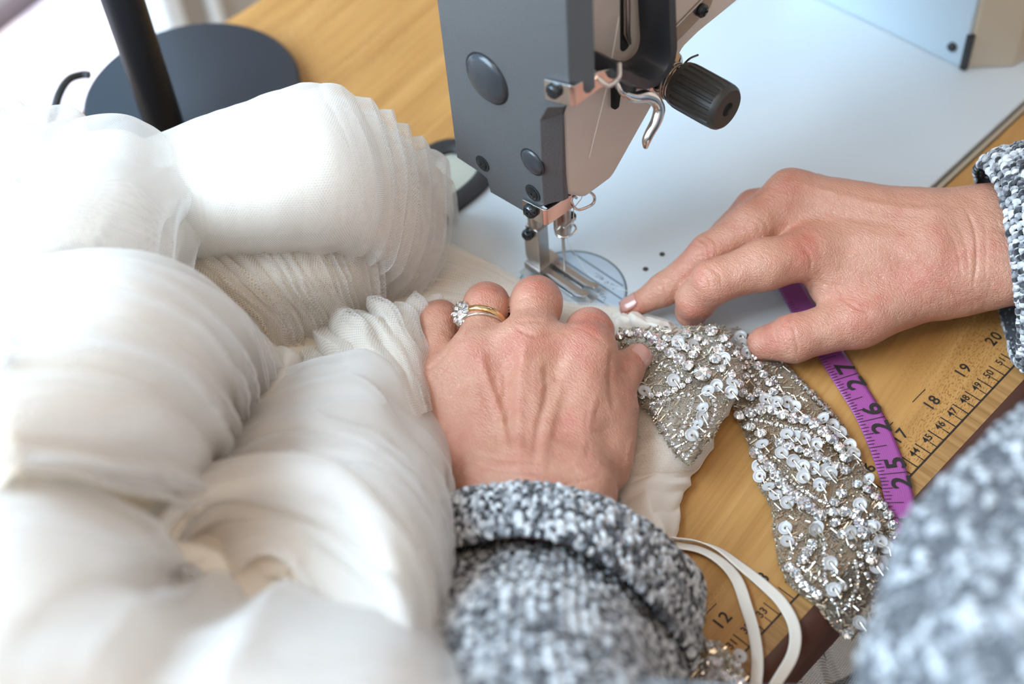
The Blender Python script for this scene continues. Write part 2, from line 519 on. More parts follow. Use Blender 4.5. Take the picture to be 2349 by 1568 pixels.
mb = MB()
for i, (sx, sy) in enumerate(((0.0125, -0.012), (0.0125, -0.019), (0.004, -0.021))):
    rr = random.Random(i)
    for k in range(9):
        a, b = rr.uniform(-.0014, .0014), rr.uniform(-.0034, .0034)
        mb.box((sx + a, sy + b, 0.0006), (sx + a + 0.0009, sy + b + 0.0004, 0.00078))
mb.build('printed_marks', LN, sp)
# throat plate, feed slot, bed holes
tp = MB().box((-0.0115, -0.020, -0.002), (0.0035, 0.022, 0.0009)).build('throat_plate', simple('pale_plate_steel', (0.55, 0.60, 0.64), 0.25, 0.6), mach, bevel=0.0006)
MB().box((-0.0055, -0.010, 0.0), (-0.0035, 0.012, 0.0014)).box((0.0015, -0.010, 0.0), (0.003, 0.012, 0.0014)).build('feed_teeth', STEEL, tp)
for q in ((1519, 583), (1481, 617)):
    c = P(*q, 0)
    MB().lathe([(0.0015, -0.004), (0.0015, 0.00012), (0.0, 0.00012)], (c[0], c[1], 0), (0, 0, 1), 20).build('screw_hole', simple('brown_hole', (0.05, 0.045, 0.03), 0.6), bed)
# --- arm and head casing
XC, YR = -0.0165, -0.0200
prof = [(XC, 0.0860), (-0.004, 0.0745), (0.0150, 0.0735), (0.0180, 0.0765), (0.0430, 0.0990), (0.0590, 0.1150), (0.0640, 0.1195), (0.0740, 0.1215), (0.10, 0.1228), (0.18, 0.124), (0.235, 0.1235), (0.262, 0.112), (0.2655, 0.09), (0.2655, 0.0)]
prof += [(0.345, 0.0), (0.345, 0.30), (XC, 0.30)]
arm = MB().prism(prof, 1, YR, 0.0425)
arm.build('arm_casing', CREAM, mach, bevel=0.0035, seg=3, angle=0.5)
# column: its left face stands on the bed, white enamel with the blue daylight put into its colour, its front is the beige panel
MB().box((0.2650, -0.0590, 0.0), (0.330, 0.066, 0.118)).build('column', simple('blue_lit_enamel', (0.50, 0.60, 0.67), 0.3), mach, bevel=0.002)
MB().prism([(0.2672, -0.0605), (0.2850, -0.0795), (0.345, -0.090), (0.345, -0.055), (0.2672, -0.055)], 2, 0.0, 0.20).build('column_front', simple('beige_panel', (0.55, 0.46, 0.34), 0.4), mach, bevel=0.0015)
MB().box((0.2640, -0.0612, 0.0005), (0.2672, -0.0575, 0.024)).build('column_edge_gap', BLACKP, mach)  # black strip drawn in for the shade of the column's edge gap
MB().lathe([(0.0026, 0), (0.0026, 0.002), (0.0015, 0.003)], U(2186, 106, 0, 0.265), (-1, 0, 0), 16).build('column_screw', BLACKP, mach)

# --- dark face cover, plane x = -0.025, wrapped round the front edge with a chamfer
XF = -0.025
def fy(px, py): q = U(px, py, 0, XF); return (q[1], q[2])
lo = [fy(1049, 362), fy(1104, 398), fy(1117, 410), fy(1125, 441), fy(1203, 486), fy(1250, 500)]
lo[0] = (0.0434, lo[0][1])
crease = [(-0.0138, 0.0830), (-0.0138, 0.100), (-0.0150, 0.134), (-0.0200, 0.144), (-0.0300, 0.1500), (-0.0328, 0.158), (-0.0335, 0.24)]
face = [(0.0434, 0.24)] + [lo[0], lo[1], lo[2], lo[3], lo[4]] + crease
# far rim of the chamfer (x, y, z) for each crease vertex
rim = [(-0.0185, -0.0205, 0.0850), (-0.0185, -0.0205, 0.100), (-0.0170, -0.0210, 0.136), (-0.0150, -0.0250, 0.148), (-0.0165, -0.0350, 0.1535), (-0.0165, -0.0392, 0.160), (-0.0165, -0.0395, 0.24)]
NB = len(face)
mb = MB()
v = [(XF, a, b) for a, b in face]
v += rim                                      # NB ..
inner = [(-0.0165, a if a > 0 else a, b) for a, b in face[:6]] + [(-0.0165, r[1], r[2]) for r in rim]
v += inner                                    # NB+7 ..
f = [tuple(range(NB - 1, -1, -1))]
for i in range(6): f.append((6 + i, 7 + i, NB + i + 1, NB + i))
I0 = NB + 7
for i in range(NB - 1):
    if i < 6 - 1: f.append((i, i + 1, I0 + i + 1, I0 + i))
f.append((5, 6, I0 + 6, I0 + 5)); f.append((6, NB, I0 + 6))
for i in range(6): f.append((NB + i, NB + i + 1, I0 + 7 + i, I0 + 6 + i))
f.append((NB - 1, 0, I0, I0 + NB - 1)); f.append((NB - 1, I0 + NB - 1, NB + 6))
mb.add(v, f)
cover = mb.build('face_cover', DGREY, mach, bevel=0.0016, seg=3, angle=0.25)
tag(cover, 'dark grey textured cover on the end of the machine head', None)


def plug(c, r, name='cap_plug'):
    o = MB().lathe([(r + 0.0007, -0.0005), (r + 0.0007, 0.00015), (r, 0.00012)], c, (-1, 0, 0), 48).build('plug_rim', HOLE, cover)
    pr = [(r * math.cos(t), 0.0001 + 0.0036 * math.sin(t) * (r / 0.012)) for t in np.linspace(0, math.pi / 2 * 0.98, 9)]
    return MB().lathe(pr, c, (-1, 0, 0), 48).build(name, SMOOTHD, cover, smooth=True)


plug((XF, 0.0162, 0.1398), 0.0122)
plug((XF, -0.0084, 0.1060), 0.0064)


def screw(c, axis, r, parent, name='screw', h=0.0022):
    ax = np.array(axis, float)
    o = MB().lathe([(r, 0), (r, h * .6), (r * .8, h * .92), (r * .25, h)], c, axis, 28).build(name, DSTEEL, parent, smooth=True)
    u = np.cross(ax, [0.3, 0.4, 0.85]); u /= np.linalg.norm(u); w = np.cross(ax, u)
    mb = MB()
    for a, b in ((u, w), (w, u)):
        cc = np.array(c) + ax * (h + 0.0)
        q = [cc + a * r * .62 * i + b * r * .13 * j + ax * k for k in (-0.0004, 0.00008) for i, j in ((-1, -1), (1, -1), (1, 1), (-1, 1))]
        mb.add(q, [(0, 1, 2, 3), (4, 5, 6, 7), (0, 1, 5, 4), (1, 2, 6, 5), (2, 3, 7, 6), (3, 0, 4, 7)])
    mb.build('screw_slot', HOLE, o)
    return o


# recessed screws of the cover
for c, r in (((XF - .0001, 0.0250, 0.0845), 0.0034), ((XF - .0001, -0.0075, 0.0865), 0.0036)):
    MB().lathe([(r * 1.25, 0.0), (r * 1.25, 0.0003), (0, 0.0003)], c, (-1, 0, 0), 28).build('screw_recess', HOLE, cover)
    screw(c, (-1, 0, 0), r * 0.85, cover, 'cover_screw', 0.001)


def strip(path, wz, th, name, mat, parent, close=False):
    """upright metal strip: path of (x, y, zc), height wz, thickness th"""
    path = [np.array(p, float) for p in path]
    v = []; n = len(path)
    wzs = wz if hasattr(wz, '__len__') else [wz] * n
    for i, p in enumerate(path):
        t = path[min(i + 1, n - 1)] - path[max(i - 1, 0)]; t[2] = 0; t /= np.linalg.norm(t)
        nr = np.array([-t[1], t[0], 0]) * th / 2
        for s, h in ((-1, -1), (1, -1), (1, 1), (-1, 1)): v.append(p + nr * s + np.array([0, 0, h * wzs[i] / 2]))
    f = [(i * 4 + k, i * 4 + (k + 1) % 4, (i + 1) * 4 + (k + 1) % 4, (i + 1) * 4 + k) for i in range(n - 1) for k in range(4)]
    f += [(3, 2, 1, 0), tuple(range(n * 4 - 4, n * 4))]
    return MB().add(v, f).build(name, mat, parent, bevel=0.0003, seg=2)


# upper thread guide: bent plate, screwed to the cover, running out in front of the head
zt = 0.1625
a = U(1250, 203, 0, XF - 0.0012); b = U(1313, 222, 0, XF - 0.0012); c = U(1372, 188, 1, b[1]); d = U(1420, 170, 1, b[1])
gu = strip([(a[0], a[1], a[2] - 0.0002), (b[0], b[1] + 0.0012, b[2]), (b[0] + 0.0009, b[1], b[2] - 0.0003), (c[0], c[1], c[2] + 0.001), (d[0], d[1], d[2] + 0.001)], [0.0108, 0.0108, 0.0108, 0.0088, 0.006], 0.001, 'upper_thread_guide', CHROME, mach)
screw(U(1272, 207, 0, XF - 0.0018), (-1, 0, 0), 0.0034, gu, 'guide_screw', 0.0026)
e = U(1386, 180, 1, b[1] - 0.001)
mb = MB(); mb.tube(catmull([e + [-.004, 0, .003], e + [-.002, -.004, .0], e + [.003, -.005, .001], e + [.008, -.001, .003]], 6), 0.0011, 10).build('guide_loop', CHROME, gu, smooth=True)
# lower thread guide and its open wire eye
a = U(1200, 474, 0, XF - 0.0012); b = U(1252, 500, 0, XF - 0.0012); c = U(1312, 462, 1, b[1])
gl = strip([(a[0], a[1], a[2]), (b[0], b[1] + 0.0012, b[2]), (b[0] + 0.0009, b[1], b[2] - 0.0001), (c[0], c[1], c[2] + 0.0005)], [0.0098, 0.0098, 0.0098, 0.0088], 0.001, 'lower_thread_guide', CHROME, mach)
screw(U(1219, 482, 0, XF - 0.0018), (-1, 0, 0), 0.0036, gl, 'guide_screw', 0.0028)
loop = [U(*q, 1, b[1]) for q in ((1308, 447), (1322, 436), (1335, 437), (1348, 437), (1358, 447), (1356, 462), (1342, 472), (1325, 478), (1313, 472), (1310, 458), (1318, 450), (1325, 455))]
for i, p in enumerate(loop): p[1] -= 0.0015 * math.sin(i / 3.0)
MB().tube(catmull(loop, 6), 0.00075, 10).build('wire_eye', CHROME, gl, smooth=True)

# --- long slot of the take-up lever in the casing front, and the lever tip
def rr(cx, cz, hx, hz, n=10):
    pts = []
    for k in range(n + 1): t = math.pi * k / n; pts.append((cx + hx * math.cos(t), cz + hz - hx + hx * math.sin(t)))
    for k in range(n + 1): t = math.pi + math.pi * k / n; pts.append((cx + hx * math.cos(t), cz - hz + hx + hx * math.sin(t)))
    return pts
s0 = U(1433, 52, 1, YR)
MB().prism(rr(s0[0], s0[2] + 0.030, 0.0030, 0.0445), 1, YR - 0.0004, YR + 0.001).build('take_up_slot', simple('slot_dark', (0.02, 0.022, 0.02), 0.5), mach)
MB().tube([(s0[0] - 0.0006, YR - 0.0016, s0[2] + 0.06), (s0[0] - 0.0008, YR - 0.0018, s0[2] - 0.004), (s0[0] + 0.0014, YR - 0.0014, s0[2] - 0.011)], [0.0018, 0.0016, 0.001], 10).build('take_up_lever', STEEL, mach, smooth=True)

# --- dark U-shaped take-up guard standing out in front
def ug(y): return [U(*q, 1, y) for q in ((1522, -260), (1526, -60), (1530, 60), (1531, 118), (1516, 158), (1484, 184), (1452, 180), (1425, 166), (1404, 160))]
yg = -0.036
path = catmull(ug(yg), 5)
sec = [(-0.0030, 0.0), (-0.0020, -0.0035), (0.0020, -0.0035), (0.0034, -0.001), (0.0034, 0.013), (-0.0030, 0.013)]
v = []
for i, p in enumerate(path):
    t = path[min(i + 1, len(path) - 1)] - path[max(i - 1, 0)]; t /= np.linalg.norm(t); nr = np.array([-t[2], 0, t[0]])
    v += [p + nr * a + np.array([0, b, 0]) for a, b in sec]
n6 = 6
f = [(i * n6 + k, i * n6 + (k + 1) % n6, (i + 1) * n6 + (k + 1) % n6, (i + 1) * n6 + k) for i in range(len(path) - 1) for k in range(n6)] + [tuple(range(5, -1, -1)), tuple(range(len(path) * 6 - 6, len(path) * 6))]
MB().add(v, f).build('take_up_guard', simple('guard_plastic', (0.035, 0.038, 0.045), 0.35), mach, smooth=True)
g0 = U(1432, 182, 1, -0.030)
MB().lathe([(0.0045, -0.004), (0.0052, -0.001), (0.0052, 0.004), (0.0046, 0.0052), (0.003, 0.0054)], g0, (0, -1, 0), 30).build('guard_boss', simple('boss_plastic', (0.03, 0.032, 0.034), 0.4), mach, smooth=True)

# --- tension assembly: discs, springs, ribbed knob, chrome take-up hook
kb = np.array([0.0462, -0.0300, 0.1165])
ax = np.array([0, -1.0, 0])
ten = MB().lathe([(0.0045, -0.012), (0.0045, 0.0), (0.0118, 0.001), (0.0124, 0.0015), (0.0118, 0.0022), (0.006, 0.003), (0.006, 0.0042), (0.0116, 0.0052), (0.0122, 0.0058), (0.011, 0.0066), (0.007, 0.0072)], kb + [0, 0.012, 0], ax, 48).build('tension_disc', CHROME, mach, smooth=True)
mb = MB(); hel = [kb + [0.0085 * math.cos(t), 0.003 - 0.0009 * t / 3.0, 0.0085 * math.sin(t)] for t in np.linspace(0, 6.28 * 3, 90)]
mb.tube(hel, 0.00055, 7).build('tension_spring', simple('spring_steel', (0.30, 0.24, 0.20), 0.3, 1.0), mach, smooth=True)
wire = [U(1555, 200, 1, -0.026), U(1562, 160, 1, -0.026), U(1580, 136, 1, -0.026), U(1601, 126, 1, -0.026)]
MB().tube(catmull(wire, 5), 0.0005, 7).build('check_spring', DSTEEL, mach, smooth=True)
def rib(u, h):
    if h < 0.0035 or h > 0.0245: return 1.0
    t = (u * 20) % 1.0
    return 1.0 - 0.055 * (1.0 if 0.28 < t < 0.72 else 0.0)
prof = [(0.0088, 0), (0.0104, 0.0008), (0.0109, 0.0034), (0.0109, 0.0036)] + [(0.0110, h) for h in np.linspace(0.005, 0.0205, 5)] + [(0.0108, 0.0244), (0.0108, 0.0247), (0.0104, 0.0262), (0.0092, 0.0275), (0.0062, 0.0277), (0.0034, 0.0276), (0.0031, 0.0262), (0.0, 0.0262)]
knob = MB().lathe(prof, kb + [0.001, -0.001, 0], ax, 160, rib).build('tension_knob', RUBK, mach, smooth=True)
MB().lathe([(0.0030, 0), (0.0030, 0.0003), (0, 0.0003)], kb + [0.001, -0.001 - 0.0263, 0], ax, 24).build('knob_bore', HOLE, knob)
hk = [U(*q, 1, y) for q, y in (((1415, 186), -.030), ((1430, 210), -.033), ((1455, 222), -.036), ((1480, 220), -.038), ((1500, 228), -.040), ((1512, 248), -.042), ((1506, 276), -.043), ((1492, 302), -.043), ((1483, 322), -.043), ((1481, 338), -.043))]
hp = catmull(hk, 5); MB().tube(hp, list(np.interp(np.linspace(0, 1, len(hp)), [0, .3, .6, .9, 1], [.0014, .0028, .0026, .0020, .0011])), 12).build('thread_release_hook', CHROME, mach, smooth=True)
dd = U(1412, 225, 1, -0.0205)
MB().prism([(dd[0] - .003, dd[2] - .004), (dd[0], dd[2] - 0.004), (dd[0] + .003, dd[2] + .012), (dd[0] - .003, dd[2] + .014)], 1, YR - 0.003, YR).build('stop_pin', HOLE, mach, bevel=0.0008)

# guide bar with screw lying on the arm behind the guard
q0 = U(1560, 62, 1, YR - 0.001); q1 = U(1660, -40, 1, YR - 0.001)
s = U(1606, 22, 1, YR - 0.001)
sl = []
d = (q1 - q0); L = np.linalg.norm(d); d /= L; nz = np.array([-d[2], 0, d[0]])
for t in np.linspace(-math.pi / 2, math.pi / 2, 9): sl.append(s + d * (0.004 + 0.0045 * math.cos(t)) + nz * 0.0045 * math.sin(t))
sl += [s - d * 0.03 + nz * 0.0045, s - d * 0.03 - nz * 0.0045]
tg = MB().prism([(p[0], p[2]) for p in sl], 1, YR - 0.0015, YR - 0.0001).build('arm_thread_guide', STEEL, mach, bevel=0.0004)
screw(s + np.array([0.0, -0.001, 0]), (0, -1, 0), 0.0032, tg, 'guide_screw', 0.002)

# --- needle bar, clamp, needle
MB().lathe([(0.0034, 0.052), (0.0034, 0.20)], (0, 0, 0), (0, 0, 1), 28).build('needle_bar', STEEL, mach, smooth=True)
cl = MB().lathe([(0.0022, 0.0345), (0.0040, 0.036), (0.0044, 0.040), (0.0044, 0.050), (0.0036, 0.053)], (0, 0, 0), (0, 0, 1), 28).build('needle_clamp', STEEL, mach, smooth=True)
screw(np.array([0.0040, -0.001, 0.0440]), (1, -0.2, 0), 0.0024, cl, 'clamp_screw', 0.003)
ln = []
for t in np.linspace(-0.3, 1.35 * math.pi, 20): ln.append((-0.0012 + 0.0056 * math.cos(t + 2.2), -0.0035 + 0.0042 * math.sin(t + 2.2), 0.0405 + 0.0006 * math.sin(t)))
MB().tube(ln, 0.0006, 8).build('clamp_wire_guide', CHROME, cl, smooth=True)
MB().box((-0.004, -0.0052, 0.0445), (0.0045, -0.0038, 0.0458)).build('clamp_bar', CHROME, cl, bevel=0.0003)
MB().lathe([(0.00085, 0.036), (0.00085, 0.0235), (0.00052, 0.0215), (0.00048, 0.004), (0.0001, 0.0012)][::-1], (0, 0, 0), (0, 0, 1), 14).build('needle', STEEL, mach, smooth=True)
# --- presser bar, hinge block and foot
bx, by = -0.0042, 0.0145
MB().lathe([(0.0038, 0.025), (0.0038, 0.20)], (bx, by, 0), (0, 0, 1), 28).build('presser_bar', STEEL, mach, smooth=True)
pf = MB().prism([(-0.0045, 0.035), (0.0040, 0.035), (0.0040, 0.030), (0.0055, 0.028), (0.0055, 0.012), (0.0020, 0.0035), (-0.0015, 0.0035), (-0.0045, 0.010)], 0, bx - 0.0036, bx + 0.0042)
pf.v = [(x, y + by, z) for x, y, z in pf.v]
foot = pf.build('presser_foot', STEEL, mach, bevel=0.0007)
screw(np.array([bx - 0.0036, by + 0.0012, 0.0305]), (-1, 0, 0), 0.0030, foot, 'foot_screw', 0.0034)
for x0, x1 in ((-0.0058, -0.0016), (0.0012, 0.0052)):
    pr = [(0.018, 0.0032), (0.018, 0.0055), (0.004, 0.0052), (-0.012, 0.0052), (-0.0185, 0.0078), (-0.0192, 0.0068), (-0.013, 0.0032)]
    MB().prism(pr, 0, x0, x1).build('foot_toe', STEEL, foot, bevel=0.0006)
MB().box((bx - 0.006, 0.008, 0.0045), (bx + 0.0095, 0.019, 0.0095)).build('foot_hinge', STEEL, foot, bevel=0.0008)
# under side parts visible below the head
MB().box((-0.0165, -0.010, 0.070), (0.012, 0.03, 0.0745)).build('head_underside', HOLE, mach)

# --- thread
tr = thing('sewing_thread', (0, 0, 0.002), 'thin white thread running down the machine front to the needle', 'thread')
pts = [U(1420, 40, 1, -0.0225), U(1399, 160, 1, b[1] - 0.012), U(1392, 200, 1, b[1] - 0.010), U(1352, 360, 1, b[1] - 0.004), U(1334, 455, 1, b[1] - 0.001), U(1316, 478, 1, b[1]), np.array([0.0015, -0.006, 0.044]), np.array([0.0004, -0.0016, 0.036])]
WT = simple('cotton_thread', (0.82, 0.78, 0.72), 0.7)
MB().tube(pts, 0.00022, 6).build('upper_thread', WT, tr, smooth=True)
tl = [(0.0004, -0.0012, 0.036), (0.0022, -0.002, 0.026), (0.006, -0.003, 0.016), (0.0075, -0.010, 0.006), (0.0125, -0.020, 0.0012), (0.0155, -0.030, 0.0012)]
MB().tube(catmull(tl, 6), 0.00014, 6).build('thread_tail', WT, tr, smooth=True)
# ------------------------------------------------------------------ hands: implicit surfaces turned into meshes
def smin(a, b, k):
    h = np.maximum(k - np.abs(a - b), 0) / k
    return np.minimum(a, b) - h * h * k * 0.25


def d_cone(X, a, b, ra, rb):
    a = np.asarray(a, np.float32); b = np.asarray(b, np.float32)
    ab = b - a; L2 = float(ab @ ab) + 1e-12
    t = np.clip(((X - a) @ ab) / L2, 0, 1)
    q = X - a - t[..., None] * ab
    return np.sqrt((q * q).sum(-1)) - (ra + (rb - ra) * t)


def chain(X, js, k=0.004):
    d = None
    for (a, ra), (b, rb) in zip(js[:-1], js[1:]):
        e = d_cone(X, a, b, ra, rb)
        d = e if d is None else smin(d, e, k)
    return d


def surface_nets(sdf, lo, hi, h):
    """mesh of the zero level of sdf(points) inside the box"""
    lo = np.array(lo); n = np.ceil((np.array(hi) - lo) / h).astype(int) + 1
    ax = [lo[i] + h * np.arange(n[i]) for i in range(3)]
    D = np.empty(n, np.float32)
    Yg, Zg = np.meshgrid(ax[1], ax[2], indexing='ij')
    for i0 in range(0, n[0], 16):
        xs = ax[0][i0:i0 + 16]
        X = np.empty((len(xs),) + Yg.shape + (3,), np.float32)
        X[..., 0] = xs[:, None, None]; X[..., 1] = Yg; X[..., 2] = Zg
        D[i0:i0 + 16] = sdf(X)
    inside = D < 0
    c = np.zeros(tuple(n - 1), np.int8)
    for dx in (0, 1):
        for dy in (0, 1):
            for dz in (0, 1):
                c += inside[dx:n[0] - 1 + dx, dy:n[1] - 1 + dy, dz:n[2] - 1 + dz]
    act = (c > 0) & (c < 8)
    idx = np.full(act.shape, -1, np.int64)
    cells = np.argwhere(act); idx[act] = np.arange(len(cells))
    acc = np.zeros((len(cells), 3)); cnt = np.zeros(len(cells))
    cor = [np.array(q) for q in ((0, 0, 0), (1, 0, 0), (0, 1, 0), (1, 1, 0), (0, 0, 1), (1, 0, 1), (0, 1, 1), (1, 1, 1))]
    vals = [D[cells[:, 0] + q[0], cells[:, 1] + q[1], cells[:, 2] + q[2]] for q in cor]
    for i in range(8):
        for j in range(i + 1, 8):
            if np.abs(cor[i] - cor[j]).sum() == 1:
                m = (vals[i] < 0) != (vals[j] < 0)
                t = np.where(m, vals[i] / (vals[i] - vals[j] + 1e-20), 0)
                p = cor[i] + t[:, None] * (cor[j] - cor[i])
                acc[m] += p[m]; cnt[m] += 1
    V = lo + h * (cells + acc / cnt[:, None])
    F = []
    for a in range(3):
        b, c_ = (a + 1) % 3, (a + 2) % 3
        s0 = [slice(1, -1)] * 3; s1 = [slice(1, -1)] * 3
        s0[a] = slice(0, n[a] - 1); s1[a] = slice(1, n[a])
        A = inside[tuple(s0)]; B = inside[tuple(s1)]
        e = np.argwhere(A != B); fl = A[tuple(e.T)]
        g = e.copy(); g[:, b] += 1; g[:, c_] += 1
        def cell(db, dc):
            q = g.copy(); q[:, b] += db; q[:, c_] += dc
            return idx[q[:, 0], q[:, 1], q[:, 2]]
        quad = np.stack([cell(-1, -1), cell(0, -1), cell(0, 0), cell(-1, 0)], 1)
        quad[~fl] = quad[~fl][:, ::-1]
        F.append(quad)
    F = np.vstack(F); F = F[(F >= 0).all(1)]
    return V, F


def vnormals(V, F):
    a = V[F[:, 2]] - V[F[:, 0]]; b = V[F[:, 3]] - V[F[:, 1]]
    fn = np.cross(a, b); N = np.zeros_like(V)
    for k in range(4): np.add.at(N, F[:, k], fn)
    return N / (np.linalg.norm(N, axis=1)[:, None] + 1e-12)


def smooth(V, F, it=2, lam=0.5):
    E = np.vstack([F[:, [0, 1]], F[:, [1, 2]], F[:, [2, 3]], F[:, [3, 0]]])
    for _ in range(it):
        S = np.zeros_like(V); c = np.zeros(len(V))
        np.add.at(S, E[:, 0], V[E[:, 1]]); np.add.at(S, E[:, 1], V[E[:, 0]])
        np.add.at(c, E[:, 0], 1); np.add.at(c, E[:, 1], 1)
        V = V + lam * (S / c[:, None] - V)
    return V


def to_px(V):
    c = (V - CAM) @ ROT
    return np.stack([c[:, 0] / c[:, 2] * F_PX + CX, c[:, 1] / c[:, 2] * F_PX + CY], 1), c[:, 2]


def poly_dist(p, poly):
    poly = catmull(np.array(poly, float), 5) if len(poly) > 2 else np.array(poly, float)
    best = np.full(len(p), 1e9); tt = np.zeros(len(p))
    for i, (a, b) in enumerate(zip(poly[:-1], poly[1:])):
        ab = b - a; t = np.clip((p - a) @ ab / (ab @ ab + 1e-9), 0, 1)
        d = np.linalg.norm(p - a - t[:, None] * ab, axis=1)
        m = d < best; best[m] = d[m]; tt[m] = (i + t[m]) / (len(poly) - 1)
    return best, tt


def detail(V, F, marks):
    """marks: (polyline on the skin in photo pixels, half width px, height mm: + ridge, - crease), only on the seen side"""
    N = vnormals(V, F)
    view = CAM - V; view /= np.linalg.norm(view, axis=1)[:, None]
    fac = np.clip((N * view).sum(1) * 3, 0, 1)
    px, dz = to_px(V)
    disp = np.zeros(len(V))
    for poly, w, hmm in marks:
        poly = np.array(poly, float)
        lo = poly.min(0) - 3 * w; hi = poly.max(0) + 3 * w
        m = ((px > lo) & (px < hi)).all(1)
        if not m.any(): continue
        d, t = poly_dist(px[m], poly)
        fade = np.clip(np.minimum(t, 1 - t) * 5 + 0.15, 0, 1)
        disp[m] += hmm * 0.001 * np.exp(-(d / w) ** 2) * fade
    return V + N * (disp * fac)[:, None], N


def J(px, py, z, r):
    p = P(px, py, z)
    return (p, rad(r, p))


def hand_sdf(fingers, palm, kf=0.0058, kp=0.011):
    def f(X):
        d = None
        for a, b in palm:
            e = d_cone(X, a[0], b[0], a[1], b[1])
            d = e if d is None else smin(d, e, kp)
        out = d
        for js in fingers:
            e = smin(d, chain(X, js), kf)
            out = np.minimum(out, e)
        return out
    return f


def make_hand(fingers, palm, h, marks, cut=None):
    pts = [(p, r) for js in fingers for p, r in js] + [q for ab in palm for q in ab]
    lo = np.min([p - r for p, r in pts], 0) - 0.004; hi = np.max([p + r for p, r in pts], 0) + 0.004
    V, F = surface_nets(hand_sdf(fingers, palm), lo, hi, h)
    V = smooth(V, F, 3)
    N = vnormals(V, F)
    V = V + N * (vnoise(V, 3, 120) * 0.00035 + vnoise(V, 5, 320) * 0.00013)[:, None]
    V, N = detail(V, F, marks)
    return V, F


HRES = 0.0008
# ---- the hand with the rings (seen from behind, fingers bent over)
fwd = P(1215, 785, .045) - P(1225, 1110, .044); fwd[2] = 0; fwd /= np.linalg.norm(fwd)
def curl(px, py, z, r, mcp, drop=0.017, run=0.011, tipr=0.8):
    pip2, rr_ = J(px, py + 1, z, r * .97)
    pip = pip2 - fwd * 0.0055 + np.array([0, 0, .0035])
    dip = pip2 + fwd * run + np.array([0, 0, -drop]); tip = dip + fwd * (-0.002) + np.array([0, 0, -0.009])
    dip[2] = max(dip[2], 0.012); tip[2] = max(tip[2], 0.010)
    return [mcp, (pip, rr_ * 1.0), (pip2, rr_ * .97), (dip, rr_ * 0.88), (tip, rr_ * tipr)]
L_mcp = [J(1005, 888, .033, 48), J(1090, 830, .041, 52), J(1212, 798, .044, 56), J(1343, 815, .041, 58)]
L_fing = [curl(1010, 730, .030, 43, L_mcp[0]), curl(1116, 697, .037, 52, L_mcp[1]), curl(1231, 688, .039, 57, L_mcp[2]), curl(1352, 758, .034, 54, L_mcp[3]),
          [J(1392, 1030, .030, 54), J(1404, 925, .027, 50), J(1428, 852, .027, 43), J(1461, 819, .026, 32)]]
L_wr = [J(1072, 1090, .033, 56), J(1140, 1100, .040, 58), J(1228, 1105, .043, 60), J(1318, 1105, .040, 60), J(1378, 1085, .030, 50)]
L_arm = [(J(1120, 1150, .042, 72), J(1170, 1380, .046, 60)), (J(1230, 1150, .044, 76), J(1250, 1380, .048, 62)), (J(1335, 1150, .040, 72), J(1335, 1380, .044, 60))]
L_palm = [(L_mcp[i], L_wr[i]) for i in range(4)] + [(L_wr[0], L_wr[1]), (L_wr[1], L_wr[2]), (L_wr[2], L_wr[3]), (L_wr[3], L_wr[4])]
L_palm += [(J(1010, 900, .030, 50), J(1060, 1085, .028, 56)), (J(1392, 1060, .028, 52), J(1410, 950, .026, 46)), (J(1365, 860, .034, 44), J(1380, 980, .032, 56)),
           (L_mcp[0], L_mcp[1]), (L_mcp[1], L_mcp[2]), (L_mcp[2], L_mcp[3])] + L_arm
L_marks = [([(1208, 775), (1196, 850), (1192, 950), (1188, 1060)], 14, 1.3), ([(1318, 800), (1290, 880), (1262, 970), (1240, 1060)], 14, 1.2),
           ([(1100, 800), (1120, 880), (1150, 960), (1165, 1040)], 11, 1.3), ([(1030, 860), (1060, 930), (1110, 1000)], 12, 0.6),
           ([(1250, 830), (1255, 900), (1235, 980), (1222, 1080)], 9, -0.9), ([(1150, 830), (1160, 900), (1170, 1000)], 9, -0.5),
           ([(1175, 745), (1205, 762), (1240, 772), (1290, 762)], 4, -0.7), ([(1178, 738), (1215, 735), (1290, 738)], 3.5, -0.6),
           ([(1060, 780), (1090, 752), (1150, 740)], 5, -0.5), ([(970, 850), (1005, 830), (1045, 770)], 4, -0.5), ([(965, 900), (1010, 860), (1040, 810)], 3, -0.4),
           ([(1300, 745), (1350, 760), (1400, 800)], 4, -0.3),
           ([(1060, 1062), (1150, 1078), (1260, 1082), (1360, 1072)], 5, -0.45), ([(1040, 1095), (1150, 1110), (1290, 1112), (1390, 1090)], 4, -0.5), ([(1080, 1040), (1200, 1058), (1330, 1050)], 4, -0.3),
           ([(1120, 930), (1150, 900), (1150, 860), (1180, 830)], 6, 0.55), ([(1130, 1000), (1160, 950), (1165, 910)], 6, 0.5), ([(1230, 900), (1275, 860), (1310, 850)], 6, 0.4), ([(1370, 900), (1350, 970), (1340, 1040)], 8, 0.5),
           ([(1352, 940), (1345, 1000), (1350, 1060)], 7, -0.4), ([(1405, 800), (1400, 870), (1408, 940)], 7, -0.8),
           ([(1420, 835), (1440, 852), (1450, 872)], 3, -0.35), ([(1412, 850), (1430, 868), (1440, 890)], 3, -0.3), ([(1453, 1000), (1440, 1040), (1445, 1080)], 8, 0.8)]
L_marks += [([(1180, 690), (1228, 678), (1278, 690)], 3, -0.28), ([(1176, 712), (1230, 702), (1284, 712)], 3, -0.25), ([(1185, 668), (1230, 655), (1275, 668)], 3, -0.22), ([(1075, 668), (1115, 658), (1160, 670)], 3, -0.3), ([(1080, 655), (1118, 648), (1150, 658)], 2.5, -0.25),
            ([(1320, 735), (1360, 722), (1398, 742)], 3, -0.28), ([(1330, 722), (1365, 712), (1395, 728)], 2.5, -0.22), ([(980, 720), (1010, 708), (1045, 722)], 3, -0.25), ([(975, 745), (1008, 735), (1050, 745)], 3, -0.22)]
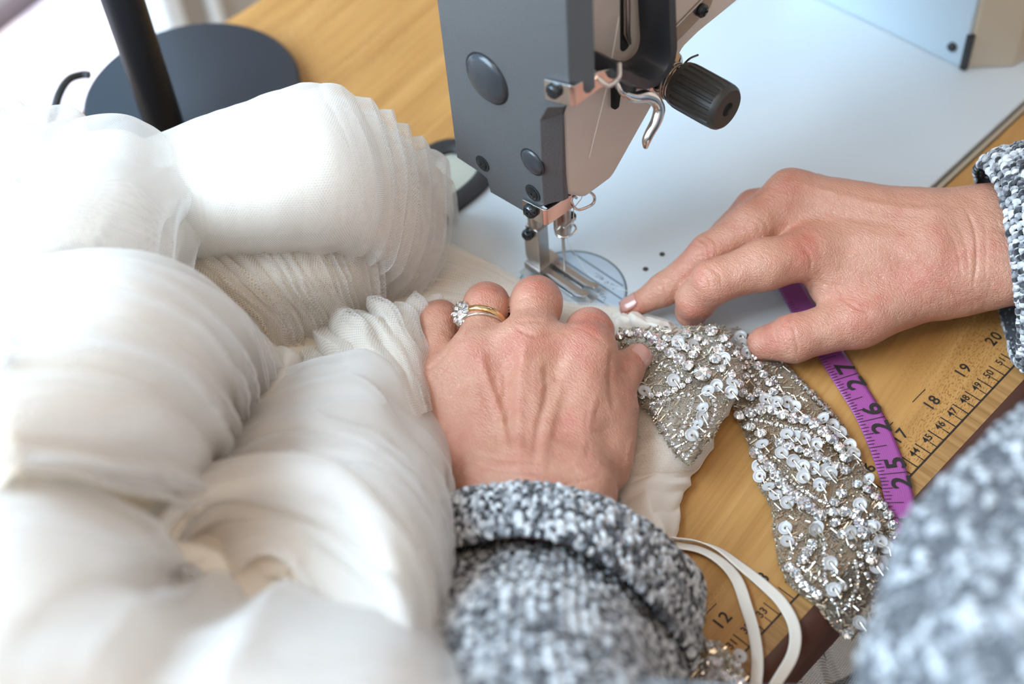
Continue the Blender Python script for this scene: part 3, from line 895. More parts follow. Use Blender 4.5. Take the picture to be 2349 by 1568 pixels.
rr2 = random.Random(4)
for k in range(60):       # fine lines on fingers and back
    x, y = rr2.uniform(985, 1400), rr2.uniform(690, 1080)
    if y < 780: a = rr2.uniform(-0.25, 0.25); Lx = rr2.uniform(18, 45)
    else: a = rr2.uniform(0.9, 2.2) if k % 2 else rr2.uniform(-0.4, 0.2); Lx = rr2.uniform(20, 50)
    L_marks.append(([(x, y), (x + Lx * math.cos(a) * .5 + rr2.uniform(-3, 3), y + Lx * math.sin(a) * .5), (x + Lx * math.cos(a), y + Lx * math.sin(a))], 2.4, -0.16))
VL, FL = make_hand(L_fing, L_palm, HRES, L_marks)

# ---- the other hand (seen from the thumb side)
R_mcpm = J(1815, 447, .048, 56)
R_fing = [[J(1868, 580, .041, 58), J(1758, 606, .041, 58), J(1638, 645, .037, 49), J(1597, 688, .024, 44), J(1586, 716, .013, 38)],
          [R_mcpm, J(1725, 516, .043, 53), J(1625, 580, .035, 42), J(1522, 664, .019, 35), J(1447, 707, .0105, 25)],
          [J(1870, 450, .036, 52), J(1728, 480, .028, 42), J(1640, 560, .012, 34)],
          [J(2130, 655, .028, 68), J(1968, 735, .023, 60), J(1822, 775, .019, 53), J(1752, 788, .011, 40)]]
R_palm = [(R_mcpm, J(2120, 510, .042, 66)), (J(1868, 570, .038, 62), J(2130, 565, .040, 72)), (J(1900, 500, .036, 62), J(2120, 530, .038, 70)),
          (J(1925, 635, .030, 58), J(2140, 620, .032, 74)), (J(2010, 700, .024, 58), J(2170, 650, .026, 68)), (J(1905, 665, .026, 38), J(1985, 720, .024, 48)),
          (J(2120, 520, .040, 68), J(2235, 508, .042, 72)), (J(2140, 590, .036, 80), J(2235, 590, .034, 84)), (J(1815, 515, .038, 44), J(1768, 562, .032, 34)), (J(2170, 650, .028, 66), J(2235, 628, .032, 72)),
          (J(2235, 508, .042, 70), J(2480, 455, .052, 78)), (J(2235, 628, .032, 70), J(2480, 620, .042, 80)), (J(2235, 570, .037, 78), J(2480, 540, .047, 84))]
R_marks = [([(1830, 420), (1950, 455), (2080, 480), (2180, 480)], 9, 0.8), ([(1850, 470), (1960, 500), (2080, 520)], 9, -0.5), ([(1880, 545), (1980, 545), (2090, 545)], 12, 0.5),
           ([(1855, 640), (1862, 655), (1850, 690)], 4, -0.9), ([(1880, 640), (1905, 665), (1900, 690)], 4, -0.6), ([(1910, 650), (1932, 672), (1928, 690)], 5, -0.6), ([(1935, 690), (1975, 710), (2000, 715)], 4, -0.5),
           ([(1838, 560), (1860, 590), (1858, 625)], 4, -0.5), ([(1730, 555), (1712, 520), (1725, 505)], 5, -0.35),
           ([(1700, 500), (1735, 510), (1745, 540)], 4, -0.4), ([(1715, 490), (1752, 505), (1762, 535)], 3.5, -0.3),
           ([(1600, 545), (1622, 560), (1628, 590)], 4, -0.55), ([(1588, 555), (1612, 572), (1615, 598)], 3.5, -0.45), ([(1612, 538), (1638, 552), (1645, 580)], 3.5, -0.35),
           ([(1500, 640), (1522, 655), (1530, 680)], 3.5, -0.4), ([(1488, 650), (1510, 668), (1516, 690)], 3, -0.3),
           ([(1600, 615), (1625, 635), (1630, 665)], 3.5, -0.4), ([(1615, 605), (1650, 630), (1655, 660)], 3, -0.35), ([(1570, 650), (1600, 665), (1612, 690)], 3, -0.25),
           ([(1795, 730), (1800, 775), (1815, 815)], 4, -0.5), ([(1812, 728), (1825, 775), (1832, 815)], 3.5, -0.4), ([(1775, 745), (1782, 775), (1790, 800)], 3, -0.3),
           ([(2215, 475), (2236, 530), (2240, 600), (2232, 660)], 3.5, -0.8), ([(2190, 500), (2215, 560), (2222, 620)], 3, -0.35), ([(2165, 510), (2195, 570), (2205, 640)], 3, -0.3), ([(2255, 500), (2262, 560), (2260, 640)], 3, -0.3),
           ([(2140, 640), (2180, 660), (2200, 690)], 3, -0.3), ([(2060, 560), (2100, 600), (2140, 640)], 12, 0.4)]
for k in range(50):
    x, y = rr2.uniform(1860, 2280), rr2.uniform(430, 720)
    a = rr2.uniform(1.1, 1.9) if k % 3 else rr2.uniform(-0.3, 0.4); Lx = rr2.uniform(20, 55)
    R_marks.append(([(x, y), (x + Lx * math.cos(a) * .5 + rr2.uniform(-3, 3), y + Lx * math.sin(a) * .5), (x + Lx * math.cos(a), y + Lx * math.sin(a))], 2.4, -0.16))
VR, FR = make_hand(R_fing, R_palm, HRES, R_marks)

# ---- torso under the knitted cardigan joins both arms into one body (only its front edge can be seen)
def torso_sdf(X):
    q = (X - np.array([0.16, -0.48, 0.06], np.float32)) / np.array([0.21, 0.12, 0.42], np.float32)
    d = (np.sqrt((q * q).sum(-1)) - 1) * 0.11
    for a, b, ra, rb in ((P(1250, 1400, .048), P(1290, 1800, .095), .022, .026), (P(1290, 1800, .095), (-0.10, -0.46, .16), .026, .05), ((0.20, -0.21, .045), (0.36, -0.36, .08), .026, .04), ((0.36, -0.36, .08), (0.30, -0.44, .20), .04, .055)):
        d = smin(d, d_cone(X, a, b, ra, rb), 0.03)
    d = smin(d, d_cone(X, (0.16, -0.44, .42), (0.15, -0.40, .60), .055, .055), .04)  # neck and head, added out of view to shade the right hand
    return smin(d, d_cone(X, (0.15, -0.40, .66), (0.145, -0.36, .72), .085, .09), .02)
VT, FT = surface_nets(torso_sdf, (-0.36, -0.64, -0.40), (0.46, -0.10, 0.86), 0.012)

V = np.vstack([VL, VR, VT]); F = np.vstack([FL, FR + len(VL), FT + len(VL) + len(VR)])
# skin tone variation: redder knuckles and fingertips, a property of the skin itself
px, dz = to_px(V)
red = np.zeros(len(V))
for x, y, r, a in ((1230, 650, 45, .7), (1115, 660, 40, .6), (1355, 730, 45, .8), (1015, 700, 40, .6), (1090, 810, 45, .7), (1205, 790, 45, .6), (1325, 800, 50, .7), (1475, 810, 30, .9), (1420, 900, 50, .4), (1120, 950, 60, .3), (1300, 1000, 60, .4), (1230, 1120, 120, .35),
                   (1850, 560, 60, .9), (1620, 600, 45, .4), (1600, 700, 50, .6), (1440, 710, 40, .9), (1815, 420, 50, .4), (2150, 650, 90, .5), (1780, 780, 70, .6), (1990, 700, 70, .4), (2200, 600, 70, .2), (1720, 470, 60, .6)):
    red += a * np.exp(-((px[:, 0] - x) ** 2 + (px[:, 1] - y) ** 2) / (r * r))
red = np.clip(red + 0.35 * vnoise(V, 9, 90) + 0.2 * vnoise(V, 11, 260), 0, 1)

person = thing('person', (0.16, -0.44, -0.3), 'person in a grey knitted cardigan, both hands guiding white tulle under the needle', 'person')
m = M('skin', (0.7, 0.45, 0.35), 0.38)
at = m.node('ShaderNodeAttribute', dict(attribute_name='redness')).outputs[2]
v = m.coord()
base = m.mix(at, (0.54, 0.262, 0.176), (0.47, 0.132, 0.090))
mott = m.ramp(m.noise(v, 160, 4, 0.6), [(0.35, (0, 0, 0)), (0.65, (1, 1, 1))])
base = m.mix(m.math('MULTIPLY', mott, 0.30), base, (0.58, 0.32, 0.22))
mott2 = m.ramp(m.noise(v, 60, 3, 0.5), [(0.45, (0, 0, 0)), (0.7, (1, 1, 1))])
base = m.mix(m.math('MULTIPLY', mott2, 0.30), base, (0.42, 0.19, 0.11))
m.link(base, 'Base Color')
m.set('Subsurface Weight', 0.25); m.set('Subsurface Radius', (1.0, 0.35, 0.2)); m.set('Subsurface Scale', 0.004)
vo = m.node('ShaderNodeTexVoronoi', dict(feature='DISTANCE_TO_EDGE'), Vector=m.node('ShaderNodeVectorMath', dict(operation='ADD'), i0=v, i1=m.node('ShaderNodeVectorMath', dict(operation='SCALE'), i0=m.node('ShaderNodeTexNoise', Vector=v, Scale=300.0).outputs[1], Scale=0.0012).outputs[0]).outputs[0], Scale=950.0).outputs[0]
vo2 = m.node('ShaderNodeTexVoronoi', dict(feature='DISTANCE_TO_EDGE'), Vector=m.node('ShaderNodeMapping', Vector=v, Scale=(1.0, 0.35, 1), Rotation=(0, 0, 0.85)).outputs[0], Scale=700.0).outputs[0]
hgt = m.math('ADD', m.math('MINIMUM', vo, 0.25), m.math('MULTIPLY', m.math('MINIMUM', vo2, 0.25), 1.2))
hgt = m.math('ADD', hgt, m.math('MULTIPLY', m.noise(v, 500, 3, 0.6), 0.35))
m.bump(hgt, 0.7, 0.0006)
SKIN = m.m
body = mesh_obj('body', V, F, SKIN, person)
at_ = body.data.attributes.new('redness', 'FLOAT', 'POINT'); at_.data.foreach_set('value', red.astype(np.float32))


# ---- nails
NAILM = M('nail', (0.50, 0.25, 0.20), 0.25, Coat_Weight=0.4).m
def nail(tip, prev, r, up, L=0.010, half=0.95, name='fingernail', label=None):
    ax = tip - prev; ax /= np.linalg.norm(ax)
    up = np.array(up, float); up -= ax * (up @ ax); up /= np.linalg.norm(up); sd = np.cross(ax, up)
    nu, nv = 10, 11; v = []
    for i in range(nu):
        s = -0.62 + i / (nu - 1) * 1.0
        rr_ = r + 0.00035 - 0.0016 * max(0, (s - 0.1)) * 1.5
        tap = 1 - 0.25 * abs(2 * i / (nu - 1) - 1) ** 3
        for j in range(nv):
            a = (j / (nv - 1) * 2 - 1) * half * tap
            v.append(tip + ax * s * L + (up * math.cos(a) + sd * math.sin(a)) * rr_)
    o = mesh_obj(name, v, grid_faces(nu, nv), NAILM, person)
    s = o.modifiers.new('th', 'SOLIDIFY'); s.thickness = 0.0005; s.offset = 1
    if label: o['label'] = label
    return o


vw = lambda p: (CAM - p) / np.linalg.norm(CAM - p)
t_, r_ = R_fing[1][4]; nail(t_, R_fing[1][3][0], r_, vw(t_) * 0.6 + np.array([0.2, 0.6, 0.9]), 0.009)
t_, r_ = L_fing[4][3]; nail(t_, L_fing[4][2][0], r_, vw(t_) * 0.35 + _x * 0.7 - _y * 0.75, 0.009)
# ------------------------------------------------------------------ knitted cardigan: every stitch is a pair of yarn loops
def loft(rows, nu, nv, close=False):
    """rows of control points -> (nu, nv, 3) grid, Catmull-Rom both ways"""
    R = []
    for r in rows:
        r = np.array(r, float)
        c = catmull(np.vstack([r, r[:1]]) if close else r, 12)
        if close:
            k = len(r); q = np.vstack([r[-1:], r, r[:2]]); c = catmull(q, 12)[12:12 * (k + 1) + 1]
        R.append(resample(c, nv + (1 if close else 0))[:nv] if close else resample(c, nv))
    R = np.array(R)
    out = np.empty((nu, nv, 3))
    for j in range(nv):
        out[:, j] = resample(catmull(R[:, j], 10), nu)
    return out


def gsample(G, u, v, wrap):
    """bilinear sample, u and v in grid units"""
    nu, nv = G.shape[:2]
    u = np.clip(u, 0, nu - 1.0001); i = u.astype(int); fu = (u - i)[..., None]
    if wrap: v = np.mod(v, nv); j = v.astype(int) % nv; j2 = (j + 1) % nv
    else: v = np.clip(v, 0, nv - 1.0001); j = v.astype(int); j2 = j + 1
    fv = (v - np.floor(v))[..., None]
    return (G[i, j] * (1 - fu) + G[i + 1, j] * fu) * (1 - fv) + (G[i, j2] * (1 - fu) + G[i + 1, j2] * fu) * fv


def gnormals(G, wrap):
    du = np.gradient(G, axis=0)
    dv = (np.roll(G, -1, 1) - np.roll(G, 1, 1)) if wrap else np.gradient(G, axis=1)
    N = np.cross(du, dv); return N / (np.linalg.norm(N, axis=-1)[..., None] + 1e-12)


m = M('marled_yarn', (0.3, 0.3, 0.32), 0.85)
at = m.node('ShaderNodeAttribute', dict(attribute_name='yarn')).outputs[2]
v = m.coord()
fib = m.noise(v, 1500, 2, 0.6)
val = m.math('ADD', at, m.math('MULTIPLY', m.math('SUBTRACT', fib, 0.5), 0.35))
m.link(m.ramp(val, [(0.12, (0.012, 0.013, 0.018)), (0.34, (0.10, 0.105, 0.12)), (0.56, (0.34, 0.35, 0.37)), (0.9, (0.68, 0.69, 0.70))]), 'Base Color')
m.set('Sheen Weight', 0.4); m.set('Sheen Roughness', 0.5)
m.bump(fib, 0.5, 0.0004)
YARN = m.m
KBASE = simple('knit_ground', (0.09, 0.095, 0.105), 0.95)
SIDES = 6


def knit(name, G, wrap, size, parent, seed=0, flip=1, aspect=0.8, rib=0, relief=0.0006, thick=0.30, base=True, label=None, fold=0.62, contrast=1.0):
    rs = np.random.RandomState(seed)
    nu, nv = G.shape[:2]
    N = gnormals(G, wrap)
    if wrap: flip = 1 if ((G - G.mean(1, keepdims=True)) * N).sum(-1).mean() > 0 else -1
    N = N * flip
    Lu = np.linalg.norm(np.diff(G, axis=0), axis=-1).sum(0); Lu = np.percentile(Lu, 85)
    Gv = np.vstack([G.transpose(1, 0, 2), G[:, :1].transpose(1, 0, 2)]) if wrap else G.transpose(1, 0, 2)
    Lv = np.linalg.norm(np.diff(Gv, axis=0), axis=-1).sum(0); Lv = np.percentile(Lv, 85)
    nc = int(Lv / size); nr = int(Lu / (size * aspect))
    gi, gj = np.meshgrid(np.arange(nr), np.arange(nc), indexing='ij')
    gi = gi.ravel().astype(float); gj = gj.ravel().astype(float)
    gi += rs.uniform(-.12, .12, len(gi)); gj += rs.uniform(-.10, .10, len(gj))
    T = np.linspace(0, 1, 6)
    legs = []
    for sgn in (-1, 1):
        a = gj[:, None] + 0.5 + sgn * (0.04 + 0.40 * np.sin(T * math.pi * fold)[None])
        b = gi[:, None] + 1.30 * T[None] - 0.1
        legs.append((b, a))
    B = np.concatenate([l[0] for l in legs]); A = np.concatenate([l[1] for l in legs])
    uu = B / nr * (nu - 1); vv = A / nc * (nv if wrap else nv - 1)
    Pp = gsample(G, uu, vv, wrap); Nn = gsample(N, uu, vv, wrap)
    lift = np.sin(T * math.pi)[None] * size * 0.30 + size * 0.10
    if rib: lift = lift + (np.cos(A * 2 * math.pi / rib)) * relief * 2
    Pp = Pp + Nn * (lift + rs.uniform(-1, 1, (len(A), 1)) * relief)[..., None]
    tan = np.gradient(Pp, axis=1); tan /= np.linalg.norm(tan, axis=-1)[..., None] + 1e-12
    side = np.cross(tan, Nn); side /= np.linalg.norm(side, axis=-1)[..., None] + 1e-12
    up = np.cross(side, tan)
    r = size * thick * (0.55 + 0.55 * np.sin(T * math.pi))[None] * rs.uniform(0.85, 1.15, (len(A), 1))
    ang = np.arange(SIDES) * 2 * math.pi / SIDES
    V = Pp[:, :, None] + r[..., None, None] * (side[:, :, None] * np.cos(ang)[None, None, :, None] + up[:, :, None] * np.sin(ang)[None, None, :, None] * 0.8)
    n, k = len(A), 6
    V = V.reshape(-1, 3)
    i = (np.arange(n)[:, None, None] * k * SIDES) + (np.arange(k - 1)[None, :, None] * SIDES)
    s = np.arange(SIDES)[None, None]; s2 = (s + 1) % SIDES
    F = np.stack([i + s, i + s2, i + SIDES + s2, i + SIDES + s], -1).reshape(-1, 4)
    c = rs.choice([0.10, 0.30, 0.55, 0.85], len(A), p=[0.20, 0.20, 0.28, 0.32])
    c = np.clip(c[:, None] + rs.uniform(-.2, .2, (len(A), k)), 0, 1)
    c = 0.5 + (c - 0.5) * contrast
    cc = np.repeat(c[..., None], SIDES, 2).ravel()
    o = mesh_obj(name, V, F, YARN, parent)
    a_ = o.data.attributes.new('yarn', 'FLOAT', 'POINT'); a_.data.foreach_set('value', cc.astype(np.float32))
    if label: o['label'] = label
    if base:
        o2 = mesh_obj('knit_ground', G.reshape(-1, 3), grid_faces(nu, nv, wrap), KBASE, o)
    # loose fibres standing off the yarn
    nf = min(len(A) // 3, 2500)
    pick = rs.randint(0, len(A), nf)
    p0 = Pp[pick, 3]; d = Nn[pick, 3] + rs.normal(0, .9, (nf, 3)); d /= np.linalg.norm(d, axis=1)[:, None]
    bend = rs.normal(0, 1, (nf, 3)) * size * 0.2
    w = np.cross(d, rs.normal(0, 1, (nf, 3))); w /= np.linalg.norm(w, axis=1)[:, None]
    l = size * rs.uniform(.35, .8, (nf, 1)); hw = 0.00006
    q = np.stack([p0 - w * hw, p0 + w * hw, p0 + d * l * .5 + w * hw + bend * .3, p0 + d * l * .5 - w * hw + bend * .3, p0 + d * l + bend, p0 + d * l + bend + w * hw * .3], 1).reshape(-1, 3)
    b6 = np.arange(nf)[:, None] * 6
    f = np.vstack([np.hstack([b6, b6 + 1, b6 + 2, b6 + 3]), np.hstack([b6 + 3, b6 + 2, b6 + 5, b6 + 4])])
    fo = mesh_obj('wool_fuzz', q, f, YARN, o); fo['kind'] = 'stuff'
    a_ = fo.data.attributes.new('yarn', 'FLOAT', 'POINT'); a_.data.foreach_set('value', np.full(len(q), 0.6, np.float32))
    return o


def PP(l): return [P(*q) for q in l]


def undulate(G, amp, seed, scale=25):
    N = gnormals(G, True)
    return G + N * (vnoise(G, seed, scale) * amp)[..., None]


# left arm: loose sleeve, then the turned-up band over it
r0 = [(1040, 1275, .048), (1100, 1255, .058), (1200, 1250, .066), (1300, 1272, .068), (1385, 1325, .060), (1465, 1405, .044), (1530, 1480, .032), (1470, 1500, .014), (1250, 1400, .012), (1070, 1330, .024)]
r1 = [(1012, 1345, .060), (1080, 1312, .074), (1200, 1298, .084), (1310, 1325, .084), (1405, 1388, .074), (1490, 1480, .054), (1550, 1560, .034), (1480, 1600, .018), (1250, 1500, .016), (1060, 1420, .030)]
r2 = [(980, 1460, .082), (1040, 1405, .106), (1190, 1378, .120), (1320, 1405, .118), (1430, 1475, .100), (1515, 1585, .070), (1580, 1690, .044), (1480, 1750, .024), (1250, 1650, .022), (1030, 1540, .044)]
r3 = [(965, 1590, .110), (1040, 1540, .140), (1200, 1515, .156), (1360, 1545, .152), (1500, 1620, .130), (1590, 1730, .096), (1610, 1840, .060), (1500, 1920, .040), (1250, 1850, .036), (1020, 1700, .070)]
r4 = [(950, 1780, .145), (1040, 1730, .175), (1220, 1700, .190), (1400, 1730, .185), (1550, 1800, .165), (1640, 1900, .130), (1640, 2020, .090), (1520, 2080, .070), (1260, 2050, .066), (1010, 1900, .105)]
GS = undulate(loft([PP(r) for r in (r0, r1, r2, r3, r4)], 90, 120, True), 0.0035, 21, 22)
cardigan_sleeve = knit('sleeve', GS, True, 0.0046, person, 1, flip=-1, relief=0.0007)
c0 = [(1012, 1272, .062), (1080, 1247, .074), (1190, 1230, .088), (1300, 1250, .090), (1405, 1308, .082), (1505, 1402, .064), (1583, 1530, .032), (1500, 1530, .010), (1260, 1420, .008), (1060, 1345, .024)]
c1 = [(1002, 1210, .058), (1070, 1180, .072), (1200, 1162, .084), (1325, 1182, .085), (1440, 1238, .075), (1550, 1328, .052), (1600, 1430, .026), (1500, 1440, .008), (1250, 1350, .008), (1040, 1280, .024)]
c2 = [(1004, 1160, .052), (1065, 1133, .064), (1205, 1117, .073), (1330, 1136, .073), (1440, 1182, .064), (1545, 1262, .046), (1603, 1345, .024), (1500, 1390, .008), (1250, 1300, .008), (1040, 1230, .022)]
c3 = [(1018, 1170, .046), (1075, 1150, .056), (1205, 1137, .064), (1320, 1152, .064), (1420, 1195, .056), (1510, 1262, .040), (1560, 1335, .022), (1480, 1370, .011), (1250, 1290, .011), (1055, 1235, .022)]
c4 = [(1050, 1250, .046), (1100, 1230, .056), (1210, 1218, .064), (1310, 1235, .064), (1390, 1280, .056), (1460, 1345, .040), (1490, 1410, .022), (1420, 1440, .012), (1240, 1380, .012), (1080, 1320, .022)]
GC = loft([PP(r) for r in (c0, c1, c2, c3, c4)], 60, 130, True)
knit('cuff', GC, True, 0.0040, person, 2, flip=-1, aspect=0.8, label='turned-up knitted cuff round the wrist with the rings')

# right arm
q0 = [(2330, 440, .048), (2345, 500, .050), (2358, 580, .048), (2366, 660, .036), (2366, 730, .020), (2350, 740, .010), (2330, 640, .010), (2325, 520, .020)]
s0_ = [(2242, 392, .052), (2262, 392, .062), (2292, 440, .066), (2316, 545, .060), (2330, 650, .044), (2337, 745, .024), (2332, 822, .007), (2310, 770, .003), (2270, 600, .006), (2244, 450, .026)]
s1_ = [(2262, 372, .055), (2290, 358, .068), (2335, 415, .074), (2362, 540, .068), (2378, 660, .050), (2382, 780, .026), (2372, 850, .005), (2350, 800, .003), (2310, 600, .006), (2270, 440, .028)]
s2_ = [(2350, 352, .060), (2385, 335, .076), (2450, 400, .084), (2480, 540, .080), (2500, 680, .060), (2500, 800, .032), (2480, 880, .006), (2440, 800, .004), (2400, 600, .010), (2360, 440, .034)]
s3_ = [(2560, 340, .075), (2600, 320, .096), (2680, 400, .104), (2720, 560, .098), (2740, 720, .076), (2730, 850, .046), (2690, 950, .015), (2640, 850, .01), (2600, 600, .02), (2570, 440, .045)]
GR = loft([PP(r) for r in (s0_, s1_, s2_, s3_)], 80, 110, True)
knit('cuff', GR, True, 0.0042, person, 3, flip=-1, aspect=0.85, label='knitted cuff round the bare wrist without rings')

# cardigan front near the camera, lower right corner
e0 = [(2560, 850, .10), (2385, 955, .115), (2215, 1085, .125), (2095, 1230, .130), (2010, 1400, .135), (1975, 1500, .135), (1962, 1600, .135), (1950, 1750, .135)]
dn = lambda l, d: [p + np.array(d) for p in PP(l)]
rows = [dn(e0, (0.10, -0.085, -0.11)), dn(e0, (0.030, -0.028, -0.060)), PP([(2560, 845, .135), (2370, 945, .150), (2205, 1070, .158), (2080, 1210, .162), (2000, 1380, .165), (1962, 1490, .165), (1948, 1600, .165), (1930, 1780, .165)]),
        PP([(2640, 980, .17), (2470, 1080, .185), (2310, 1200, .195), (2190, 1330, .200), (2120, 1470, .203), (2095, 1580, .203), (2090, 1700, .203), (2080, 1850, .2)]),
        PP([(2900, 1250, .19), (2700, 1330, .215), (2540, 1450, .225), (2420, 1560, .230), (2350, 1680, .232), (2320, 1800, .232), (2300, 1900, .23), (2300, 2000, .23)])]
GF = loft(rows, 90, 90)
Nf = gnormals(GF, False)
GF = GF + Nf * (vnoise(GF, 8, 22) * 0.007)[..., None]
sgn = 1 if (Nf[45, 45] @ (CAM - GF[45, 45])) > 0 else -1
print('SGN', sgn)
knit('front_panel', GF, False, 0.0058, person, 5, flip=sgn, relief=0.0011, thick=0.46, contrast=0.6)

# dark trousers on the lap, below the table edge, and a strip of pink shirt
lap = loft([PP([(1500, 1700, -.14), (1800, 1650, -.14), (2100, 1500, -.14), (2500, 1100, -.14)]), PP([(1700, 2000, -.10), (2000, 1850, -.10), (2300, 1700, -.10), (2700, 1300, -.10)]), PP([(1750, 2300, -.14), (2100, 2150, -.14), (2500, 1900, -.14), (2900, 1500, -.14)])], 20, 40)
lap[..., 2] -= 0.02
lp = mesh_obj('trousers', lap.reshape(-1, 3), grid_faces(20, 40), simple('navy_cloth', (0.012, 0.015, 0.024), 0.9), person)
sd = lp.modifiers.new('th', 'SOLIDIFY'); sd.thickness = 0.02
pk = loft([PP([(2322, 985, -.05), (2338, 955, -.05), (2365, 925, -.05)]), PP([(2370, 1010, -.03), (2390, 980, -.03), (2410, 950, -.03)]), PP([(2420, 1060, -.05), (2440, 1030, -.05), (2460, 1000, -.05)])], 12, 16)
lp = mesh_obj('shirt', pk.reshape(-1, 3), grid_faces(12, 16), simple('pink_jersey', (0.75, 0.05, 0.28), 0.8), person)
sd = lp.modifiers.new('th', 'SOLIDIFY'); sd.thickness = 0.004

# the rest of the cardigan round the torso, heathered knit seen only from the side
m = M('heathered_knit', (0.2, 0.2, 0.21), 0.95)
v = m.coord()
hn_ = m.noise(v, 260, 3, 0.7)
m.link(m.ramp(hn_, [(0.35, (0.02, 0.02, 0.025)), (0.5, (0.20, 0.21, 0.22)), (0.65, (0.60, 0.61, 0.63))]), 'Base Color')
m.bump(hn_, 0.8, 0.002)
def cardi(X):
    q = (X - np.array([0.16, -0.48, 0.06], np.float32)) / np.array([0.225, 0.135, 0.42], np.float32)
    d = (np.sqrt((q * q).sum(-1)) - 1) * 0.13
    for a, b, ra, rb in ((P(1290, 1850, .105), (-0.10, -0.46, .16), .042, .065), ((0.24, -0.25, .05), (0.36, -0.36, .08), .036, .052), ((0.36, -0.36, .08), (0.30, -0.44, .20), .052, .068)):
        d = smin(d, d_cone(X, a, b, ra, rb), 0.03)
    return np.maximum(d, X[..., 2] - 0.43)
VK, FK = surface_nets(cardi, (-0.40, -0.66, -0.40), (0.48, -0.18, 0.5), 0.012)
ck = mesh_obj('cardigan', smooth(VK, FK, 2), FK, m.m, person)
# ------------------------------------------------------------------ the dress: layers of white tulle over cream lining
def tulle_mat(name, col, a0, a1, cell=0.0011, net=0.5, trans=0.45):
    m = bpy.data.materials.new(name); m.use_nodes = True
    t = m.node_tree; t.nodes.clear(); N = t.nodes.new; Lk = t.links.new
    out = N('ShaderNodeOutputMaterial')
    uv = N('ShaderNodeUVMap'); uv.uv_map = 'uv'
    # three cosines at 120 degrees make the hexagonal net
    acc = None
    for k in range(3):
        a = math.radians(120 * k)
        d = N('ShaderNodeVectorMath'); d.operation = 'DOT_PRODUCT'; Lk(uv.outputs[0], d.inputs[0]); d.inputs[1].default_value = (math.cos(a) * 6.283 / cell, math.sin(a) * 6.283 / cell, 0)
        c = N('ShaderNodeMath'); c.operation = 'COSINE'; Lk(d.outputs['Value'], c.inputs[0])
        if acc is None: acc = c.outputs[0]
        else:
            s = N('ShaderNodeMath'); s.operation = 'ADD'; Lk(acc, s.inputs[0]); Lk(c.outputs[0], s.inputs[1]); acc = s.outputs[0]
    mr = N('ShaderNodeMapRange'); Lk(acc, mr.inputs[0]); mr.inputs[1].default_value = -0.4; mr.inputs[2].default_value = 0.9; mr.inputs[3].default_value = 1.0; mr.inputs[4].default_value = 1.0 - net
    lw = N('ShaderNodeLayerWeight'); lw.inputs[0].default_value = 0.35
    mf = N('ShaderNodeMapRange'); Lk(lw.outputs['Facing'], mf.inputs[0]); mf.inputs[1].default_value = 0.0; mf.inputs[2].default_value = 0.8; mf.inputs[3].default_value = a0; mf.inputs[4].default_value = a1
    al = N('ShaderNodeMath'); al.operation = 'MULTIPLY'; Lk(mr.outputs[0], al.inputs[0]); Lk(mf.outputs[0], al.inputs[1])
    df = N('ShaderNodeBsdfDiffuse'); df.inputs[0].default_value = (*col, 1)
    tl = N('ShaderNodeBsdfTranslucent'); tl.inputs[0].default_value = (*col, 1)
    mx = N('ShaderNodeMixShader'); mx.inputs[0].default_value = trans; Lk(df.outputs[0], mx.inputs[1]); Lk(tl.outputs[0], mx.inputs[2])
    bp = N('ShaderNodeBump'); bp.inputs['Strength'].default_value = 0.25; bp.inputs['Distance'].default_value = 0.0002; Lk(mr.outputs[0], bp.inputs['Height']); Lk(bp.outputs[0], df.inputs['Normal'])
    tr = N('ShaderNodeBsdfTransparent')
    m2 = N('ShaderNodeMixShader'); Lk(al.outputs[0], m2.inputs[0]); Lk(tr.outputs[0], m2.inputs[1]); Lk(mx.outputs[0], m2.inputs[2])
    Lk(m2.outputs[0], out.inputs[0])
    return m


TULLE = tulle_mat('white_tulle', (0.97, 0.935, 0.895), 0.72, 0.98)
TULLE2 = tulle_mat('sheer_tulle', (0.93, 0.91, 0.89), 0.30, 0.85)
WARMT = tulle_mat('warm_shaded_tulle', (0.97, 0.89, 0.78), 0.60, 0.95, trans=0.58)  # white tulle with the warm shade of its folds put into the colour
SOFT = tulle_mat('soft_tulle', (0.97, 0.935, 0.895), 0.74, 0.98, net=0.0)
SOFT2 = tulle_mat('soft_sheer', (0.93, 0.91, 0.89), 0.25, 0.8, net=0.0)
def cloth_mat(name, col, trans=0.25, weave=0.0006):
    m = M(name, col, 0.8)
    m.set('Sheen Weight', 0.3)
    v = m.node('ShaderNodeUVMap', dict(uv_map='uv')).outputs[0]
    w = m.node('ShaderNodeTexWave', Vector=v, Scale=0.35 / weave, Distortion=0.4).outputs[1]
    m.bump(m.math('ADD', w, m.noise(m.coord(), 900, 2)), 0.18, 0.0003)
    tl = m.node('ShaderNodeBsdfTranslucent', Color=(*col, 1))
    mx = m.node('ShaderNodeMixShader', i0=trans, i1=m.b.outputs[0], i2=tl.outputs[0])
    out = [n for n in m.t.nodes if n.type == 'OUTPUT_MATERIAL'][0]
    m.t.links.new(mx.outputs[0], out.inputs[0])
    return m.m


LINING = cloth_mat('cream_lining', (0.94, 0.84, 0.71), 0.2)
NETTING = cloth_mat('ivory_netting', (0.93, 0.87, 0.78), 0.3)
SATIN = cloth_mat('ivory_crepe', (0.86, 0.76, 0.66), 0.1)

dress = thing('wedding_dress', P(700, 900, 0), 'heap of white tulle dress with a beaded bodice, pushed under the needle', 'dress')


def orient(G):
    N = gnormals(G, False)
    c = G.mean((0, 1)) - np.array([0, 0, 0.08])
    s = np.sign((N * (G - c)).sum(-1).mean()); s = s if s else 1
    return N * s


